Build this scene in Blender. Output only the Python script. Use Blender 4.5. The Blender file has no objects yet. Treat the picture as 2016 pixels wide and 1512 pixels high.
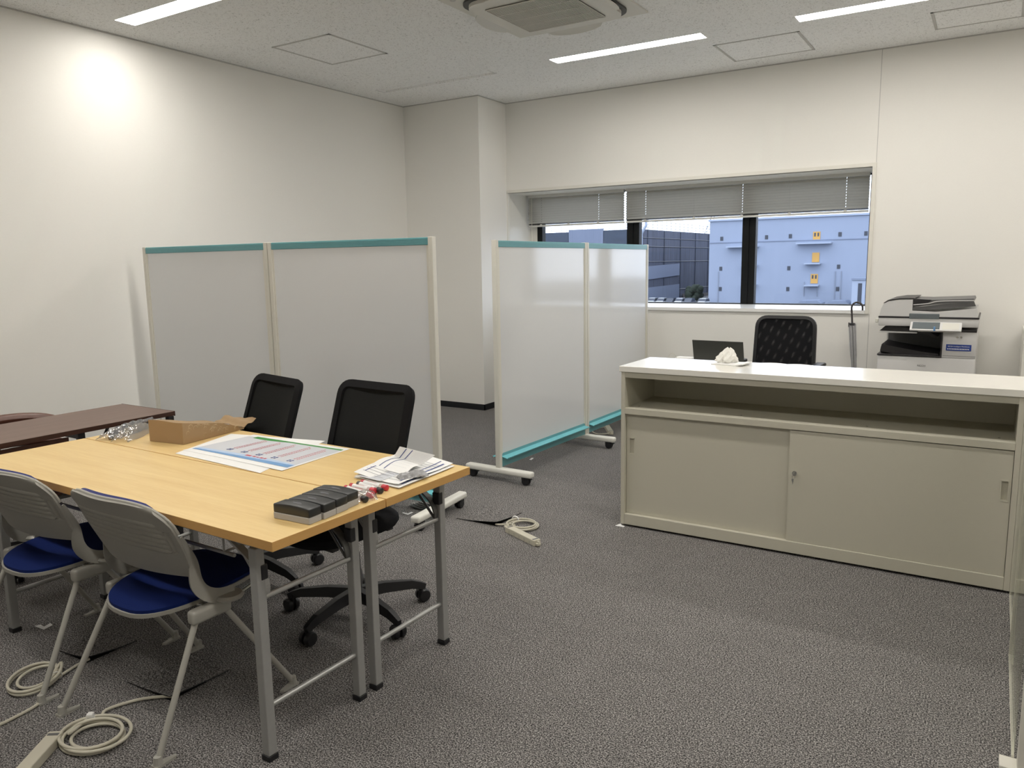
import bpy, bmesh, math, random
from mathutils import Vector, Matrix
random.seed(7)
PI = math.pi
SC = bpy.context.scene
COL = SC.collection

# ------------------------------------------------------------------ camera, world, exposure
cam = bpy.data.objects.new('camera', bpy.data.cameras.new('camera'))
COL.objects.link(cam)
cam.data.sensor_width = 36.0
cam.data.lens = 1517.64 / 2016 * 36.0
cam.data.clip_start = 0.05
cam.data.clip_end = 900
_r = Vector((0.8488466, 0.52839079, -0.01620544))
_u = Vector((-0.0674249, 0.13861927, 0.98804786))
_f = Vector((-0.52432178, 0.83760842, -0.15329319))
M = Matrix((_r, _u, -_f)).transposed().to_4x4()
M.translation = Vector((0, 0, 1.4273))
cam.matrix_world = M
SC.camera = cam

w = bpy.data.worlds.new('overcast_sky')
SC.world = w
w.use_nodes = True
wn = w.node_tree
wn.nodes.clear()
wo = wn.nodes.new('ShaderNodeOutputWorld')
wb = wn.nodes.new('ShaderNodeBackground')
wb.inputs[0].default_value = (0.80, 0.87, 1.0, 1)
wb.inputs[1].default_value = 3.4
wn.links.new(wb.outputs[0], wo.inputs[0])

SC.view_settings.view_transform = 'Standard'
SC.view_settings.look = 'None'
SC.view_settings.gamma = 1.0
SC.view_settings.use_curve_mapping = False
SC.view_settings.exposure = 0.0
SC.cycles.use_denoising = True
SC.cycles.max_bounces = 10
SC.cycles.diffuse_bounces = 6
SC.cycles.transparent_max_bounces = 16
SC.cycles.sample_clamp_indirect = 6.0

LAMP = 35.5          # radiance of the ceiling tubes

# ------------------------------------------------------------------ materials
def _pr(name, col, rough=0.6, metal=0.0, spec=0.5):
    m = bpy.data.materials.new(name)
    m.use_nodes = True
    b = m.node_tree.nodes['Principled BSDF']
    b.inputs['Base Color'].default_value = (*col, 1)
    b.inputs['Roughness'].default_value = rough
    b.inputs['Metallic'].default_value = metal
    b.inputs['Specular IOR Level'].default_value = spec
    return m, m.node_tree, b

def noise_mat(name, col, rough=0.6, metal=0.0, spec=0.5, scale=60, amt=0.06, bump=0.02, dist=0.002, stretch=None):
    m, t, b = _pr(name, col, rough, metal, spec)
    co = t.nodes.new('ShaderNodeTexCoord')
    n = t.nodes.new('ShaderNodeTexNoise')
    n.inputs['Scale'].default_value = scale
    n.inputs['Detail'].default_value = 3
    src = co.outputs['Object']
    if stretch:
        mp = t.nodes.new('ShaderNodeMapping')
        mp.inputs['Scale'].default_value = stretch
        t.links.new(src, mp.inputs['Vector'])
        src = mp.outputs['Vector']
    t.links.new(src, n.inputs['Vector'])
    mx = t.nodes.new('ShaderNodeMixRGB')
    mx.inputs[1].default_value = (*[c * (1 - amt) for c in col], 1)
    mx.inputs[2].default_value = (*[min(1, c * (1 + amt)) for c in col], 1)
    t.links.new(n.outputs['Fac'], mx.inputs[0])
    t.links.new(mx.outputs[0], b.inputs['Base Color'])
    if bump:
        bp = t.nodes.new('ShaderNodeBump')
        bp.inputs['Strength'].default_value = bump
        bp.inputs['Distance'].default_value = dist
        t.links.new(n.outputs['Fac'], bp.inputs['Height'])
        t.links.new(bp.outputs[0], b.inputs['Normal'])
    return m

def emis(name, col, s):
    m = bpy.data.materials.new(name)
    m.use_nodes = True
    t = m.node_tree
    t.nodes.clear()
    o = t.nodes.new('ShaderNodeOutputMaterial')
    e = t.nodes.new('ShaderNodeEmission')
    e.inputs[0].default_value = (*col, 1)
    e.inputs[1].default_value = s
    t.links.new(e.outputs[0], o.inputs[0])
    return m

def wood(name, c1, c2, rough, axis='X'):
    m, t, b = _pr(name, c1, rough)
    co = t.nodes.new('ShaderNodeTexCoord')
    mp = t.nodes.new('ShaderNodeMapping')
    mp.inputs['Scale'].default_value = (0.9, 14, 14) if axis == 'X' else (14, 0.9, 14)
    n = t.nodes.new('ShaderNodeTexNoise')
    n.inputs['Scale'].default_value = 2.2
    n.inputs['Detail'].default_value = 8
    n.inputs['Distortion'].default_value = 0.6
    n2 = t.nodes.new('ShaderNodeTexNoise')
    n2.inputs['Scale'].default_value = 14
    n2.inputs['Detail'].default_value = 6
    rp = t.nodes.new('ShaderNodeValToRGB')
    rp.color_ramp.elements[0].position = 0.33
    rp.color_ramp.elements[1].position = 0.66
    rp.color_ramp.elements[0].color = (*c2, 1)
    rp.color_ramp.elements[1].color = (*c1, 1)
    ad = t.nodes.new('ShaderNodeMath')
    ad.operation = 'MULTIPLY_ADD'
    ad.inputs[1].default_value = 0.35
    t.links.new(co.outputs['Object'], mp.inputs['Vector'])
    t.links.new(mp.outputs[0], n.inputs['Vector'])
    t.links.new(mp.outputs[0], n2.inputs['Vector'])
    t.links.new(n2.outputs['Fac'], ad.inputs[0])
    sb = t.nodes.new('ShaderNodeMath')
    sb.operation = 'MULTIPLY_ADD'
    sb.inputs[1].default_value = 0.65
    sb.inputs[2].default_value = 0.0
    t.links.new(n.outputs['Fac'], sb.inputs[0])
    t.links.new(sb.outputs[0], ad.inputs[2])
    t.links.new(ad.outputs[0], rp.inputs[0])
    t.links.new(rp.outputs[0], b.inputs['Base Color'])
    return m

def carpet_mat():
    m, t, b = _pr('speckled_grey_carpet', (0.16, 0.155, 0.15), 0.95, spec=0.1)
    g = t.nodes.new('ShaderNodeNewGeometry')
    n = t.nodes.new('ShaderNodeTexNoise')
    n.inputs['Scale'].default_value = 215
    n.inputs['Detail'].default_value = 2.5
    n.inputs['Roughness'].default_value = 0.65
    n.inputs['Distortion'].default_value = 0.3
    t.links.new(g.outputs['Position'], n.inputs['Vector'])
    rp = t.nodes.new('ShaderNodeValToRGB')
    cr = rp.color_ramp
    cr.elements[0].position = 0.38
    cr.elements[0].color = (0.024, 0.0228, 0.0235, 1)
    cr.elements[1].position = 0.66
    cr.elements[1].color = (0.50, 0.478, 0.46, 1)
    e = cr.elements.new(0.5)
    e.color = (0.146, 0.140, 0.137, 1)
    t.links.new(n.outputs['Fac'], rp.inputs[0])
    # big soft variation
    n2 = t.nodes.new('ShaderNodeTexNoise')
    n2.inputs['Scale'].default_value = 9
    n2.inputs['Detail'].default_value = 3
    t.links.new(g.outputs['Position'], n2.inputs['Vector'])
    mr = t.nodes.new('ShaderNodeMapRange')
    mr.inputs[3].default_value = 0.88
    mr.inputs[4].default_value = 1.12
    t.links.new(n2.outputs['Fac'], mr.inputs[0])
    # carpet tile joints every half metre
    sp = t.nodes.new('ShaderNodeSeparateXYZ')
    t.links.new(g.outputs['Position'], sp.inputs[0])
    outs = []
    for ax, off in (('X', 0.25), ('Y', 0.095)):
        a = t.nodes.new('ShaderNodeMath'); a.operation = 'ADD'; a.inputs[1].default_value = off + 20
        t.links.new(sp.outputs[ax], a.inputs[0])
        md = t.nodes.new('ShaderNodeMath'); md.operation = 'MODULO'; md.inputs[1].default_value = 0.5
        t.links.new(a.outputs[0], md.inputs[0])
        lt = t.nodes.new('ShaderNodeMath'); lt.operation = 'LESS_THAN'; lt.inputs[1].default_value = 0.0022
        t.links.new(md.outputs[0], lt.inputs[0])
        outs.append(lt)
    mxm = t.nodes.new('ShaderNodeMath'); mxm.operation = 'MAXIMUM'
    t.links.new(outs[0].outputs[0], mxm.inputs[0]); t.links.new(outs[1].outputs[0], mxm.inputs[1])
    dk = t.nodes.new('ShaderNodeMath'); dk.operation = 'MULTIPLY_ADD'; dk.inputs[1].default_value = -0.22; dk.inputs[2].default_value = 1.0
    t.links.new(mxm.outputs[0], dk.inputs[0])
    mu = t.nodes.new('ShaderNodeMath'); mu.operation = 'MULTIPLY'
    t.links.new(mr.outputs[0], mu.inputs[0]); t.links.new(dk.outputs[0], mu.inputs[1])
    vm = t.nodes.new('ShaderNodeVectorMath'); vm.operation = 'SCALE'
    t.links.new(rp.outputs[0], vm.inputs[0]); t.links.new(mu.outputs[0], vm.inputs['Scale'])
    t.links.new(vm.outputs[0], b.inputs['Base Color'])
    bp = t.nodes.new('ShaderNodeBump')
    bp.inputs['Strength'].default_value = 0.5
    bp.inputs['Distance'].default_value = 0.003
    t.links.new(n.outputs['Fac'], bp.inputs['Height'])
    t.links.new(bp.outputs[0], b.inputs['Normal'])
    return m

def ceiling_mat():
    m, t, b = _pr('rock_wool_ceiling_board', (0.52, 0.52, 0.51), 0.95, spec=0.1)
    g = t.nodes.new('ShaderNodeNewGeometry')
    n = t.nodes.new('ShaderNodeTexNoise')
    n.inputs['Scale'].default_value = 78
    n.inputs['Detail'].default_value = 3
    n.inputs['Distortion'].default_value = 1.6
    t.links.new(g.outputs['Position'], n.inputs['Vector'])
    rp = t.nodes.new('ShaderNodeValToRGB')
    rp.color_ramp.elements[0].position = 0.335
    rp.color_ramp.elements[0].color = (0.52, 0.515, 0.50, 1)
    rp.color_ramp.elements[1].position = 0.42
    rp.color_ramp.elements[1].color = (0.90, 0.90, 0.89, 1)
    t.links.new(n.outputs['Fac'], rp.inputs[0])
    t.links.new(rp.outputs[0], b.inputs['Base Color'])
    bp = t.nodes.new('ShaderNodeBump')
    bp.inputs['Strength'].default_value = 0.35
    bp.inputs['Distance'].default_value = 0.004
    t.links.new(n.outputs['Fac'], bp.inputs['Height'])
    t.links.new(bp.outputs[0], b.inputs['Normal'])
    return m

def clear_mat(name, tint, gloss=0.06, rough=0.02, body=None, bodyfac=0.0):
    m = bpy.data.materials.new(name)
    m.use_nodes = True
    t = m.node_tree
    t.nodes.clear()
    o = t.nodes.new('ShaderNodeOutputMaterial')
    tr = t.nodes.new('ShaderNodeBsdfTransparent'); tr.inputs[0].default_value = (*tint, 1)
    gl = t.nodes.new('ShaderNodeBsdfGlossy'); gl.inputs['Roughness'].default_value = rough
    mx = t.nodes.new('ShaderNodeMixShader'); 
    lw = t.nodes.new('ShaderNodeLayerWeight'); lw.inputs[0].default_value = 0.25
    mm = t.nodes.new('ShaderNodeMath'); mm.operation = 'MULTIPLY_ADD'; mm.inputs[1].default_value = 0.5; mm.inputs[2].default_value = gloss
    t.links.new(lw.outputs['Fresnel'], mm.inputs[0])
    t.links.new(mm.outputs[0], mx.inputs[0])
    t.links.new(tr.outputs[0], mx.inputs[1]); t.links.new(gl.outputs[0], mx.inputs[2])
    last = mx
    if body:
        df = t.nodes.new('ShaderNodeBsdfDiffuse'); df.inputs[0].default_value = (*body, 1)
        m2 = t.nodes.new('ShaderNodeMixShader'); m2.inputs[0].default_value = bodyfac
        t.links.new(mx.outputs[0], m2.inputs[1]); t.links.new(df.outputs[0], m2.inputs[2])
        last = m2
    t.links.new(last.outputs[0], o.inputs[0])
    return m

def mesh_cloth(name, col, pitch, ang, cover):
    """woven chair mesh: fine threads with open gaps"""
    m, t, b = _pr(name, col, 0.8, spec=0.2)
    out = t.nodes['Material Output']
    co = t.nodes.new('ShaderNodeTexCoord')
    mp = t.nodes.new('ShaderNodeMapping')
    mp.inputs['Rotation'].default_value = (0, ang, 0)
    t.links.new(co.outputs['Object'], mp.inputs[0])
    sp = t.nodes.new('ShaderNodeSeparateXYZ')
    t.links.new(mp.outputs[0], sp.inputs[0])
    res = []
    for ax, pp in (('X', pitch), ('Z', pitch * 1.3)):
        a = t.nodes.new('ShaderNodeMath'); a.operation = 'MULTIPLY'; a.inputs[1].default_value = 2 * PI / pp
        t.links.new(sp.outputs[ax], a.inputs[0])
        s = t.nodes.new('ShaderNodeMath'); s.operation = 'SINE'
        t.links.new(a.outputs[0], s.inputs[0])
        g = t.nodes.new('ShaderNodeMath'); g.operation = 'GREATER_THAN'; g.inputs[1].default_value = cover if ax == 'X' else cover + 0.4
        t.links.new(s.outputs[0], g.inputs[0])
        res.append(g)
    mx = t.nodes.new('ShaderNodeMath'); mx.operation = 'MAXIMUM'
    t.links.new(res[0].outputs[0], mx.inputs[0]); t.links.new(res[1].outputs[0], mx.inputs[1])
    tr = t.nodes.new('ShaderNodeBsdfTransparent')
    ms = t.nodes.new('ShaderNodeMixShader')
    t.links.new(mx.outputs[0], ms.inputs[0]); t.links.new(tr.outputs[0], ms.inputs[1]); t.links.new(b.outputs[0], ms.inputs[2])
    t.links.new(ms.outputs[0], out.inputs[0])
    return m

def crinkle(name, col, rough, scale, strength, metal=0.0):
    m, t, b = _pr(name, col, rough, metal)
    co = t.nodes.new('ShaderNodeTexCoord')
    n = t.nodes.new('ShaderNodeTexVoronoi')
    n.inputs['Scale'].default_value = scale
    t.links.new(co.outputs['Object'], n.inputs['Vector'])
    bp = t.nodes.new('ShaderNodeBump')
    bp.inputs['Strength'].default_value = strength
    bp.inputs['Distance'].default_value = 0.01
    t.links.new(n.outputs['Distance'], bp.inputs['Height'])
    t.links.new(bp.outputs[0], b.inputs['Normal'])
    return m

MT = dict(
    wall=noise_mat('white_vinyl_wallpaper', (0.85, 0.835, 0.795), 0.75, spec=0.25, scale=120, amt=0.02, bump=0.15, dist=0.001, stretch=(1, 1, 3)),
    carpet=carpet_mat(), ceil=ceiling_mat(),
    base=noise_mat('black_skirting', (0.008, 0.009, 0.012), 0.5, scale=20),
    frame_white=noise_mat('ivory_window_trim', (0.76, 0.74, 0.68), 0.4, scale=30, amt=0.01),
    sill=noise_mat('white_sill_board', (0.86, 0.86, 0.85), 0.22, scale=30, amt=0.01, bump=0),
    alu=noise_mat('black_aluminium', (0.006, 0.007, 0.008), 0.5, spec=0.2, scale=30),
    glass=clear_mat('window_glass', (0.97, 0.985, 1.0), 0.0, 0.0),
    slat=noise_mat('grey_blind_slat', (0.60, 0.595, 0.56), 0.45, scale=30, amt=0.02),
    ivory=noise_mat('ivory_post_paint', (0.69, 0.672, 0.60), 0.4, scale=50, amt=0.02),
    footwhite=noise_mat('white_foot_paint', (0.80, 0.79, 0.73), 0.35, scale=50, amt=0.02),
    teal=noise_mat('teal_rail_plastic', (0.16, 0.40, 0.43), 0.35, scale=40, amt=0.03),
    teal2=noise_mat('teal_tray_plastic', (0.18, 0.58, 0.64), 0.3, scale=40, amt=0.03),
    board=noise_mat('whiteboard_enamel', (0.73, 0.74, 0.745), 0.09, spec=0.6, scale=1.6, amt=0.01, bump=0.12, dist=0.004),
    black=noise_mat('black_plastic', (0.012, 0.012, 0.014), 0.4, scale=60),
    blackfab=noise_mat('black_chair_fabric', (0.010, 0.010, 0.011), 0.9, spec=0.15, scale=400, amt=0.3, bump=0.3),
    cab=noise_mat('beige_grey_steel', (0.54, 0.518, 0.43), 0.45, scale=80, amt=0.015),
    worktop=noise_mat('white_laminate', (0.80, 0.785, 0.73), 0.2, scale=80, amt=0.01, bump=0),
    beech=wood('light_oak_laminate', (0.80, 0.595, 0.275), (0.71, 0.49, 0.20), 0.38),
    beechedge=noise_mat('oak_edge_band', (0.60, 0.34, 0.11), 0.5, scale=30, amt=0.08, stretch=(1, 1, 12)),
    walnut=wood('dark_walnut_laminate', (0.17, 0.105, 0.085), (0.135, 0.08, 0.063), 0.4, 'Y'),
    darkwood=noise_mat('dark_brown_panel', (0.045, 0.016, 0.009), 0.45, scale=20, amt=0.2),
    steel=noise_mat('grey_painted_steel', (0.33, 0.33, 0.32), 0.5, metal=0.2, scale=60),
    barsteel=noise_mat('satin_bar_steel', (0.42, 0.42, 0.41), 0.42, metal=0.6, scale=60),
    steeld=noise_mat('dark_bracket_steel', (0.13, 0.13, 0.125), 0.4, metal=0.5, scale=60),
    chrome=noise_mat('satin_chrome', (0.6, 0.6, 0.58), 0.22, metal=1.0, scale=60),
    shell=noise_mat('warm_grey_plastic', (0.33, 0.32, 0.285), 0.45, scale=90, amt=0.03),
    shellc=noise_mat('light_grey_leg_paint', (0.42, 0.41, 0.37), 0.35, metal=0.1, scale=90, amt=0.03),
    blue=noise_mat('royal_blue_fabric', (0.004, 0.015, 0.10), 0.9, spec=0.2, scale=350, amt=0.2, bump=0.2),
    navy=noise_mat('dusty_navy_fabric', (0.05, 0.055, 0.17), 0.9, spec=0.2, scale=350, amt=0.15),
    cream=noise_mat('cream_cable_plastic', (0.58, 0.55, 0.45), 0.4, scale=60, amt=0.02),
    dark=noise_mat('black_hole_shade', (0.004, 0.004, 0.004), 0.9, scale=10),
    rubber=noise_mat('carpet_backing_rubber', (0.02, 0.02, 0.022), 0.8, scale=60),
    paper=noise_mat('white_paper', (0.84, 0.84, 0.83), 0.6, scale=30, amt=0.01, bump=0),
    paperg=noise_mat('grey_tinted_paper', (0.60, 0.62, 0.66), 0.5, scale=10, amt=0.05, bump=0),
    ink=noise_mat('grey_print_ink', (0.30, 0.30, 0.33), 0.6, scale=30),
    inkblue=noise_mat('navy_print_ink', (0.04, 0.07, 0.25), 0.6, scale=30),
    inkred=noise_mat('red_print_ink', (0.55, 0.10, 0.12), 0.6, scale=30),
    pgreen=noise_mat('green_print_ink', (0.05, 0.28, 0.06), 0.5, scale=30),
    pblue=noise_mat('blue_print_ink', (0.16, 0.33, 0.60), 0.5, scale=30),
    plblue=noise_mat('pale_blue_print_ink', (0.45, 0.58, 0.78), 0.5, scale=30),
    charcoal=noise_mat('charcoal_eraser_plastic', (0.028, 0.029, 0.030), 0.35, scale=60),
    felt=noise_mat('grey_eraser_base', (0.42, 0.41, 0.40), 0.6, scale=200, amt=0.06),
    red=noise_mat('red_cap_plastic', (0.55, 0.03, 0.05), 0.3, scale=60),
    film=clear_mat('clear_wrap_film', (0.97, 0.97, 0.97), 0.05, 0.12, (0.9, 0.88, 0.88), 0.06),
    acrylic=clear_mat('clear_acrylic', (0.93, 0.94, 0.91), 0.015, 0.05, (0.8, 0.78, 0.7), 0.06),
    acryledge=noise_mat('frosted_acrylic_edge', (0.80, 0.78, 0.68), 0.4, scale=30),
    greyfilm=crinkle('crinkled_grey_wrap', (0.33, 0.33, 0.34), 0.25, 60, 0.6),
    silver=noise_mat('silver_pen_metal', (0.22, 0.21, 0.22), 0.25, metal=0.8, scale=60),
    kraft=crinkle('kraft_paper', (0.36, 0.24, 0.125), 0.7, 14, 0.25),
    kraftink=noise_mat('pale_kraft_print', (0.62, 0.48, 0.30), 0.7, scale=30),
    tissue=crinkle('crumpled_tissue', (0.86, 0.85, 0.80), 0.8, 45, 0.8),
    printer=noise_mat('white_printer_plastic', (0.64, 0.635, 0.63), 0.4, scale=80, amt=0.01),
    prdark=noise_mat('dark_printer_plastic', (0.018, 0.016, 0.018), 0.4, scale=60),
    prmid=noise_mat('grey_printer_plastic', (0.12, 0.12, 0.12), 0.45, scale=60),
    prgrey=noise_mat('slate_display_glass', (0.13, 0.15, 0.16), 0.2, scale=60),
    stickblue=noise_mat('blue_sticker', (0.02, 0.05, 0.25), 0.4, scale=8, amt=0.5, bump=0),
    lap=noise_mat('dark_grey_laptop_lid', (0.06, 0.063, 0.058), 0.4, metal=0.3, scale=60),
    umb=clear_mat('translucent_umbrella_vinyl', (0.86, 0.86, 0.87), 0.03, 0.2, (0.5, 0.5, 0.52), 0.30),
    handle=noise_mat('dark_grey_handle', (0.05, 0.045, 0.045), 0.3, scale=60),
    leather=noise_mat('reddish_brown_leather', (0.12, 0.048, 0.032), 0.35, scale=60, amt=0.2),
    acwhite=noise_mat('ivory_air_con_plastic', (0.66, 0.645, 0.59), 0.4, scale=60, amt=0.01),
    acgap=noise_mat('dark_air_con_gap', (0.05, 0.05, 0.045), 0.5, scale=60),
    hatch=noise_mat('grey_hatch_frame', (0.50, 0.49, 0.47), 0.5, scale=60),
    tube=emis('lit_led_tube', (1.0, 0.955, 0.885), LAMP),
)

# ------------------------------------------------------------------ mesh helpers
def BM():
    return bmesh.new()

def obj(name, bm, mat, parent=None, smooth=False, ang=40):
    me = bpy.data.meshes.new(name)
    bmesh.ops.recalc_face_normals(bm, faces=bm.faces)
    bm.to_mesh(me)
    bm.free()
    mats = mat if isinstance(mat, (list, tuple)) else [mat]
    for mm in mats:
        me.materials.append(MT[mm] if isinstance(mm, str) else mm)
    if smooth:
        me.polygons.foreach_set('use_smooth', [True] * len(me.polygons))
        try:
            me.set_sharp_from_angle(angle=math.radians(ang))
        except Exception:
            pass
    o = bpy.data.objects.new(name, me)
    COL.objects.link(o)
    if parent:
        o.parent = parent
    return o

def thing(name, label, cat, loc=(0, 0, 0), rz=0, group=None):
    o = bpy.data.objects.new(name, None)
    COL.objects.link(o)
    o.location = loc
    o.rotation_euler = (0, 0, rz)
    o.empty_display_size = 0.1
    o['label'] = label
    o['category'] = cat
    if group:
        o['group'] = group
    return o

def tag(o, label, cat, group=None):
    o['label'] = label
    o['category'] = cat
    if group:
        o['group'] = group
    return o

def struct(name, bm, mat, label, cat, parent=None, **k):
    o = obj(name, bm, mat, parent, **k)
    if not parent:
        o['kind'] = 'structure'
        o['label'] = label
        o['category'] = cat
    return o

def dup(root, loc, rz, label):
    r = root.copy()
    COL.objects.link(r)
    r.location = loc
    r.rotation_euler = (0, 0, rz)
    r['label'] = label
    def rec(a, b):
        for ch in list(a.children):
            c = ch.copy()
            COL.objects.link(c)
            c.parent = b
            rec(ch, c)
    rec(root, r)
    return r

def box(bm, x0, x1, y0, y1, z0, z1, bev=0.0, seg=2, mat=0, M=None):
    r = bmesh.ops.create_cube(bm, size=1.0)
    vs = r['verts']
    for v in vs:
        v.co = Vector(((x0 + x1) / 2 + v.co.x * (x1 - x0), (y0 + y1) / 2 + v.co.y * (y1 - y0), (z0 + z1) / 2 + v.co.z * (z1 - z0)))
    fs = set()
    es = set()
    for v in vs:
        fs.update(v.link_faces)
        es.update(v.link_edges)
    for f in fs:
        f.material_index = mat
    allv = list(vs)
    if bev > 0:
        rr = bmesh.ops.bevel(bm, geom=list(es), offset=bev, segments=seg, affect='EDGES', profile=0.5)
        s = set(rr['verts'])
        for f in rr['faces']:
            f.material_index = mat
            s.update(f.verts)
        for v in vs:
            if v.is_valid:
                s.add(v)
        # include all verts connected
        stack = list(s)
        while stack:
            v = stack.pop()
            for e in v.link_edges:
                o2 = e.other_vert(v)
                if o2 not in s:
                    s.add(o2)
                    stack.append(o2)
        allv = list(s)
    if M is not None:
        bmesh.ops.transform(bm, matrix=M, verts=allv)
    return allv

def frame_of(d, up=Vector((0, 0, 1))):
    d = d.normalized()
    if abs(d.dot(up)) > 0.97:
        up = Vector((1, 0, 0))
    a = d.cross(up).normalized()
    b = a.cross(d).normalized()
    return a, b

def sweep(bm, pts, prof, closed=False, up=Vector((0, 0, 1)), caps=True, mat=0, scale=None, fixed_up=False):
    """sweep 2D profile (list of (a,b)) along pts. a: sideways, b: up"""
    pts = [Vector(p) for p in pts]
    n = len(pts)
    rings = []
    prev_a = None
    for i, p in enumerate(pts):
        if closed:
            d = pts[(i + 1) % n] - pts[i - 1]
        else:
            d = pts[min(i + 1, n - 1)] - pts[max(i - 1, 0)]
        d.normalize()
        if prev_a is None or fixed_up:
            a, b = frame_of(d, up)
        else:
            a = (prev_a - d * prev_a.dot(d)).normalized()
            b = a.cross(d).normalized()
        prev_a = a
        s = scale[i] if scale else 1.0
        rings.append([bm.verts.new(p + a * (q[0] * s) + b * (q[1] * s)) for q in prof])
    m = len(prof)
    rng = range(n) if closed else range(n - 1)
    for i in rng:
        r0, r1 = rings[i], rings[(i + 1) % n]
        for j in range(m):
            f = bm.faces.new((r0[j], r0[(j + 1) % m], r1[(j + 1) % m], r1[j]))
            f.material_index = mat
    if caps and not closed:
        f = bm.faces.new(rings[0][::-1]); f.material_index = mat
        f = bm.faces.new(rings[-1]); f.material_index = mat

def circ(r, n=10, r2=None):
    r2 = r2 or r
    return [(r * math.cos(2 * PI * i / n), r2 * math.sin(2 * PI * i / n)) for i in range(n)]

def tube(bm, pts, r, n=10, closed=False, mat=0, scale=None):
    sweep(bm, pts, circ(r, n), closed=closed, mat=mat, scale=scale)

def rect(wd, h):
    return [(-wd / 2, -h / 2), (wd / 2, -h / 2), (wd / 2, h / 2), (-wd / 2, h / 2)]

def smoothpts(pts, k=6, closed=False):
    """Catmull-Rom"""
    P = [Vector(p) for p in pts]
    n = len(P)
    out = []
    rng = range(n) if closed else range(n - 1)
    for i in rng:
        if closed:
            p0, p1, p2, p3 = P[i - 1], P[i], P[(i + 1) % n], P[(i + 2) % n]
        else:
            p0, p1, p2, p3 = P[max(i - 1, 0)], P[i], P[i + 1], P[min(i + 2, n - 1)]
        for j in range(k):
            t = j / k
            out.append(0.5 * ((2 * p1) + (p2 - p0) * t + (2 * p0 - 5 * p1 + 4 * p2 - p3) * t * t + (3 * p1 - p0 - 3 * p2 + p3) * t ** 3))
    if not closed:
        out.append(P[-1])
    return out

def lathe(bm, prof, c=(0, 0, 0), n=24, mat=0, axis='Z'):
    c = Vector(c)
    rings = []
    for r, z in prof:
        ring = []
        for i in range(n):
            a = 2 * PI * i / n
            if axis == 'Z':
                v = Vector((r * math.cos(a), r * math.sin(a), z))
            elif axis == 'X':
                v = Vector((z, r * math.cos(a), r * math.sin(a)))
            else:
                v = Vector((r * math.cos(a), z, r * math.sin(a)))
            ring.append(bm.verts.new(c + v))
        rings.append(ring)
    for k in range(len(rings) - 1):
        for i in range(n):
            f = bm.faces.new((rings[k][i], rings[k][(i + 1) % n], rings[k + 1][(i + 1) % n], rings[k + 1][i]))
            f.material_index = mat
    f = bm.faces.new(rings[0]); f.material_index = mat
    f = bm.faces.new(rings[-1]); f.material_index = mat

def prism(bm, pts, vec, mat=0):
    """closed polygon pts extruded by vec"""
    vec = Vector(vec)
    a = [bm.verts.new(Vector(p)) for p in pts]
    b = [bm.verts.new(Vector(p) + vec) for p in pts]
    n = len(a)
    fs = [bm.faces.new(a[::-1]), bm.faces.new(b)]
    for i in range(n):
        fs.append(bm.faces.new((a[i], a[(i + 1) % n], b[(i + 1) % n], b[i])))
    for f in fs:
        f.material_index = mat

def sheet(bm, fn, nu, nv, th=0.0005, mat=0, mask=None):
    """solid sheet: fn(u,v)->Vector, u,v in 0..1; thickness th below the surface"""
    P = [[Vector(fn(i / nu, j / nv)) for j in range(nv + 1)] for i in range(nu + 1)]
    N = []
    for i in range(nu + 1):
        row = []
        for j in range(nv + 1):
            du = P[min(i + 1, nu)][j] - P[max(i - 1, 0)][j]
            dv = P[i][min(j + 1, nv)] - P[i][max(j - 1, 0)]
            nn = du.cross(dv)
            row.append(nn.normalized() if nn.length > 1e-12 else Vector((0, 0, 1)))
        N.append(row)
    T = [[bm.verts.new(P[i][j]) for j in range(nv + 1)] for i in range(nu + 1)]
    B = [[bm.verts.new(P[i][j] - N[i][j] * th) for j in range(nv + 1)] for i in range(nu + 1)]
    def q(a, b, c, d):
        f = bm.faces.new((a, b, c, d)); f.material_index = mat
    for i in range(nu):
        for j in range(nv):
            q(T[i][j], T[i + 1][j], T[i + 1][j + 1], T[i][j + 1])
            q(B[i][j + 1], B[i + 1][j + 1], B[i + 1][j], B[i][j])
    for i in range(nu):
        q(T[i][0], B[i][0], B[i + 1][0], T[i + 1][0])
        q(T[i + 1][nv], B[i + 1][nv], B[i][nv], T[i][nv])
    for j in range(nv):
        q(T[0][j + 1], B[0][j + 1], B[0][j], T[0][j])
        q(T[nu][j], B[nu][j], B[nu][j + 1], T[nu][j + 1])

def strokes(bm, fn, rects, off=0.0006, mat=0):
    """thin printed marks on a sheet: rects of (u0,u1,v0,v1) laid on fn"""
    for (u0, u1, v0, v1) in rects:
        n = max(1, int(max(abs(u1 - u0), abs(v1 - v0)) * 14))
        along_u = abs(u1 - u0) > abs(v1 - v0)
        pa, pb = [], []
        for i in range(n + 1):
            t = i / n
            if along_u:
                u = u0 + (u1 - u0) * t
                a, b2 = (u, v0), (u, v1)
            else:
                v = v0 + (v1 - v0) * t
                a, b2 = (u0, v), (u1, v)
            e = 0.01
            P0 = Vector(fn(*a)); P1 = Vector(fn(*b2))
            du = Vector(fn(min(1, a[0] + e), a[1])) - Vector(fn(max(0, a[0] - e), a[1]))
            dv = Vector(fn(a[0], min(1, a[1] + e))) - Vector(fn(a[0], max(0, a[1] - e)))
            nn = du.cross(dv).normalized() * off
            pa.append(bm.verts.new(P0 + nn)); pb.append(bm.verts.new(P1 + nn))
        for i in range(n):
            f = bm.faces.new((pa[i], pa[i + 1], pb[i + 1], pb[i])); f.material_index = mat

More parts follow.
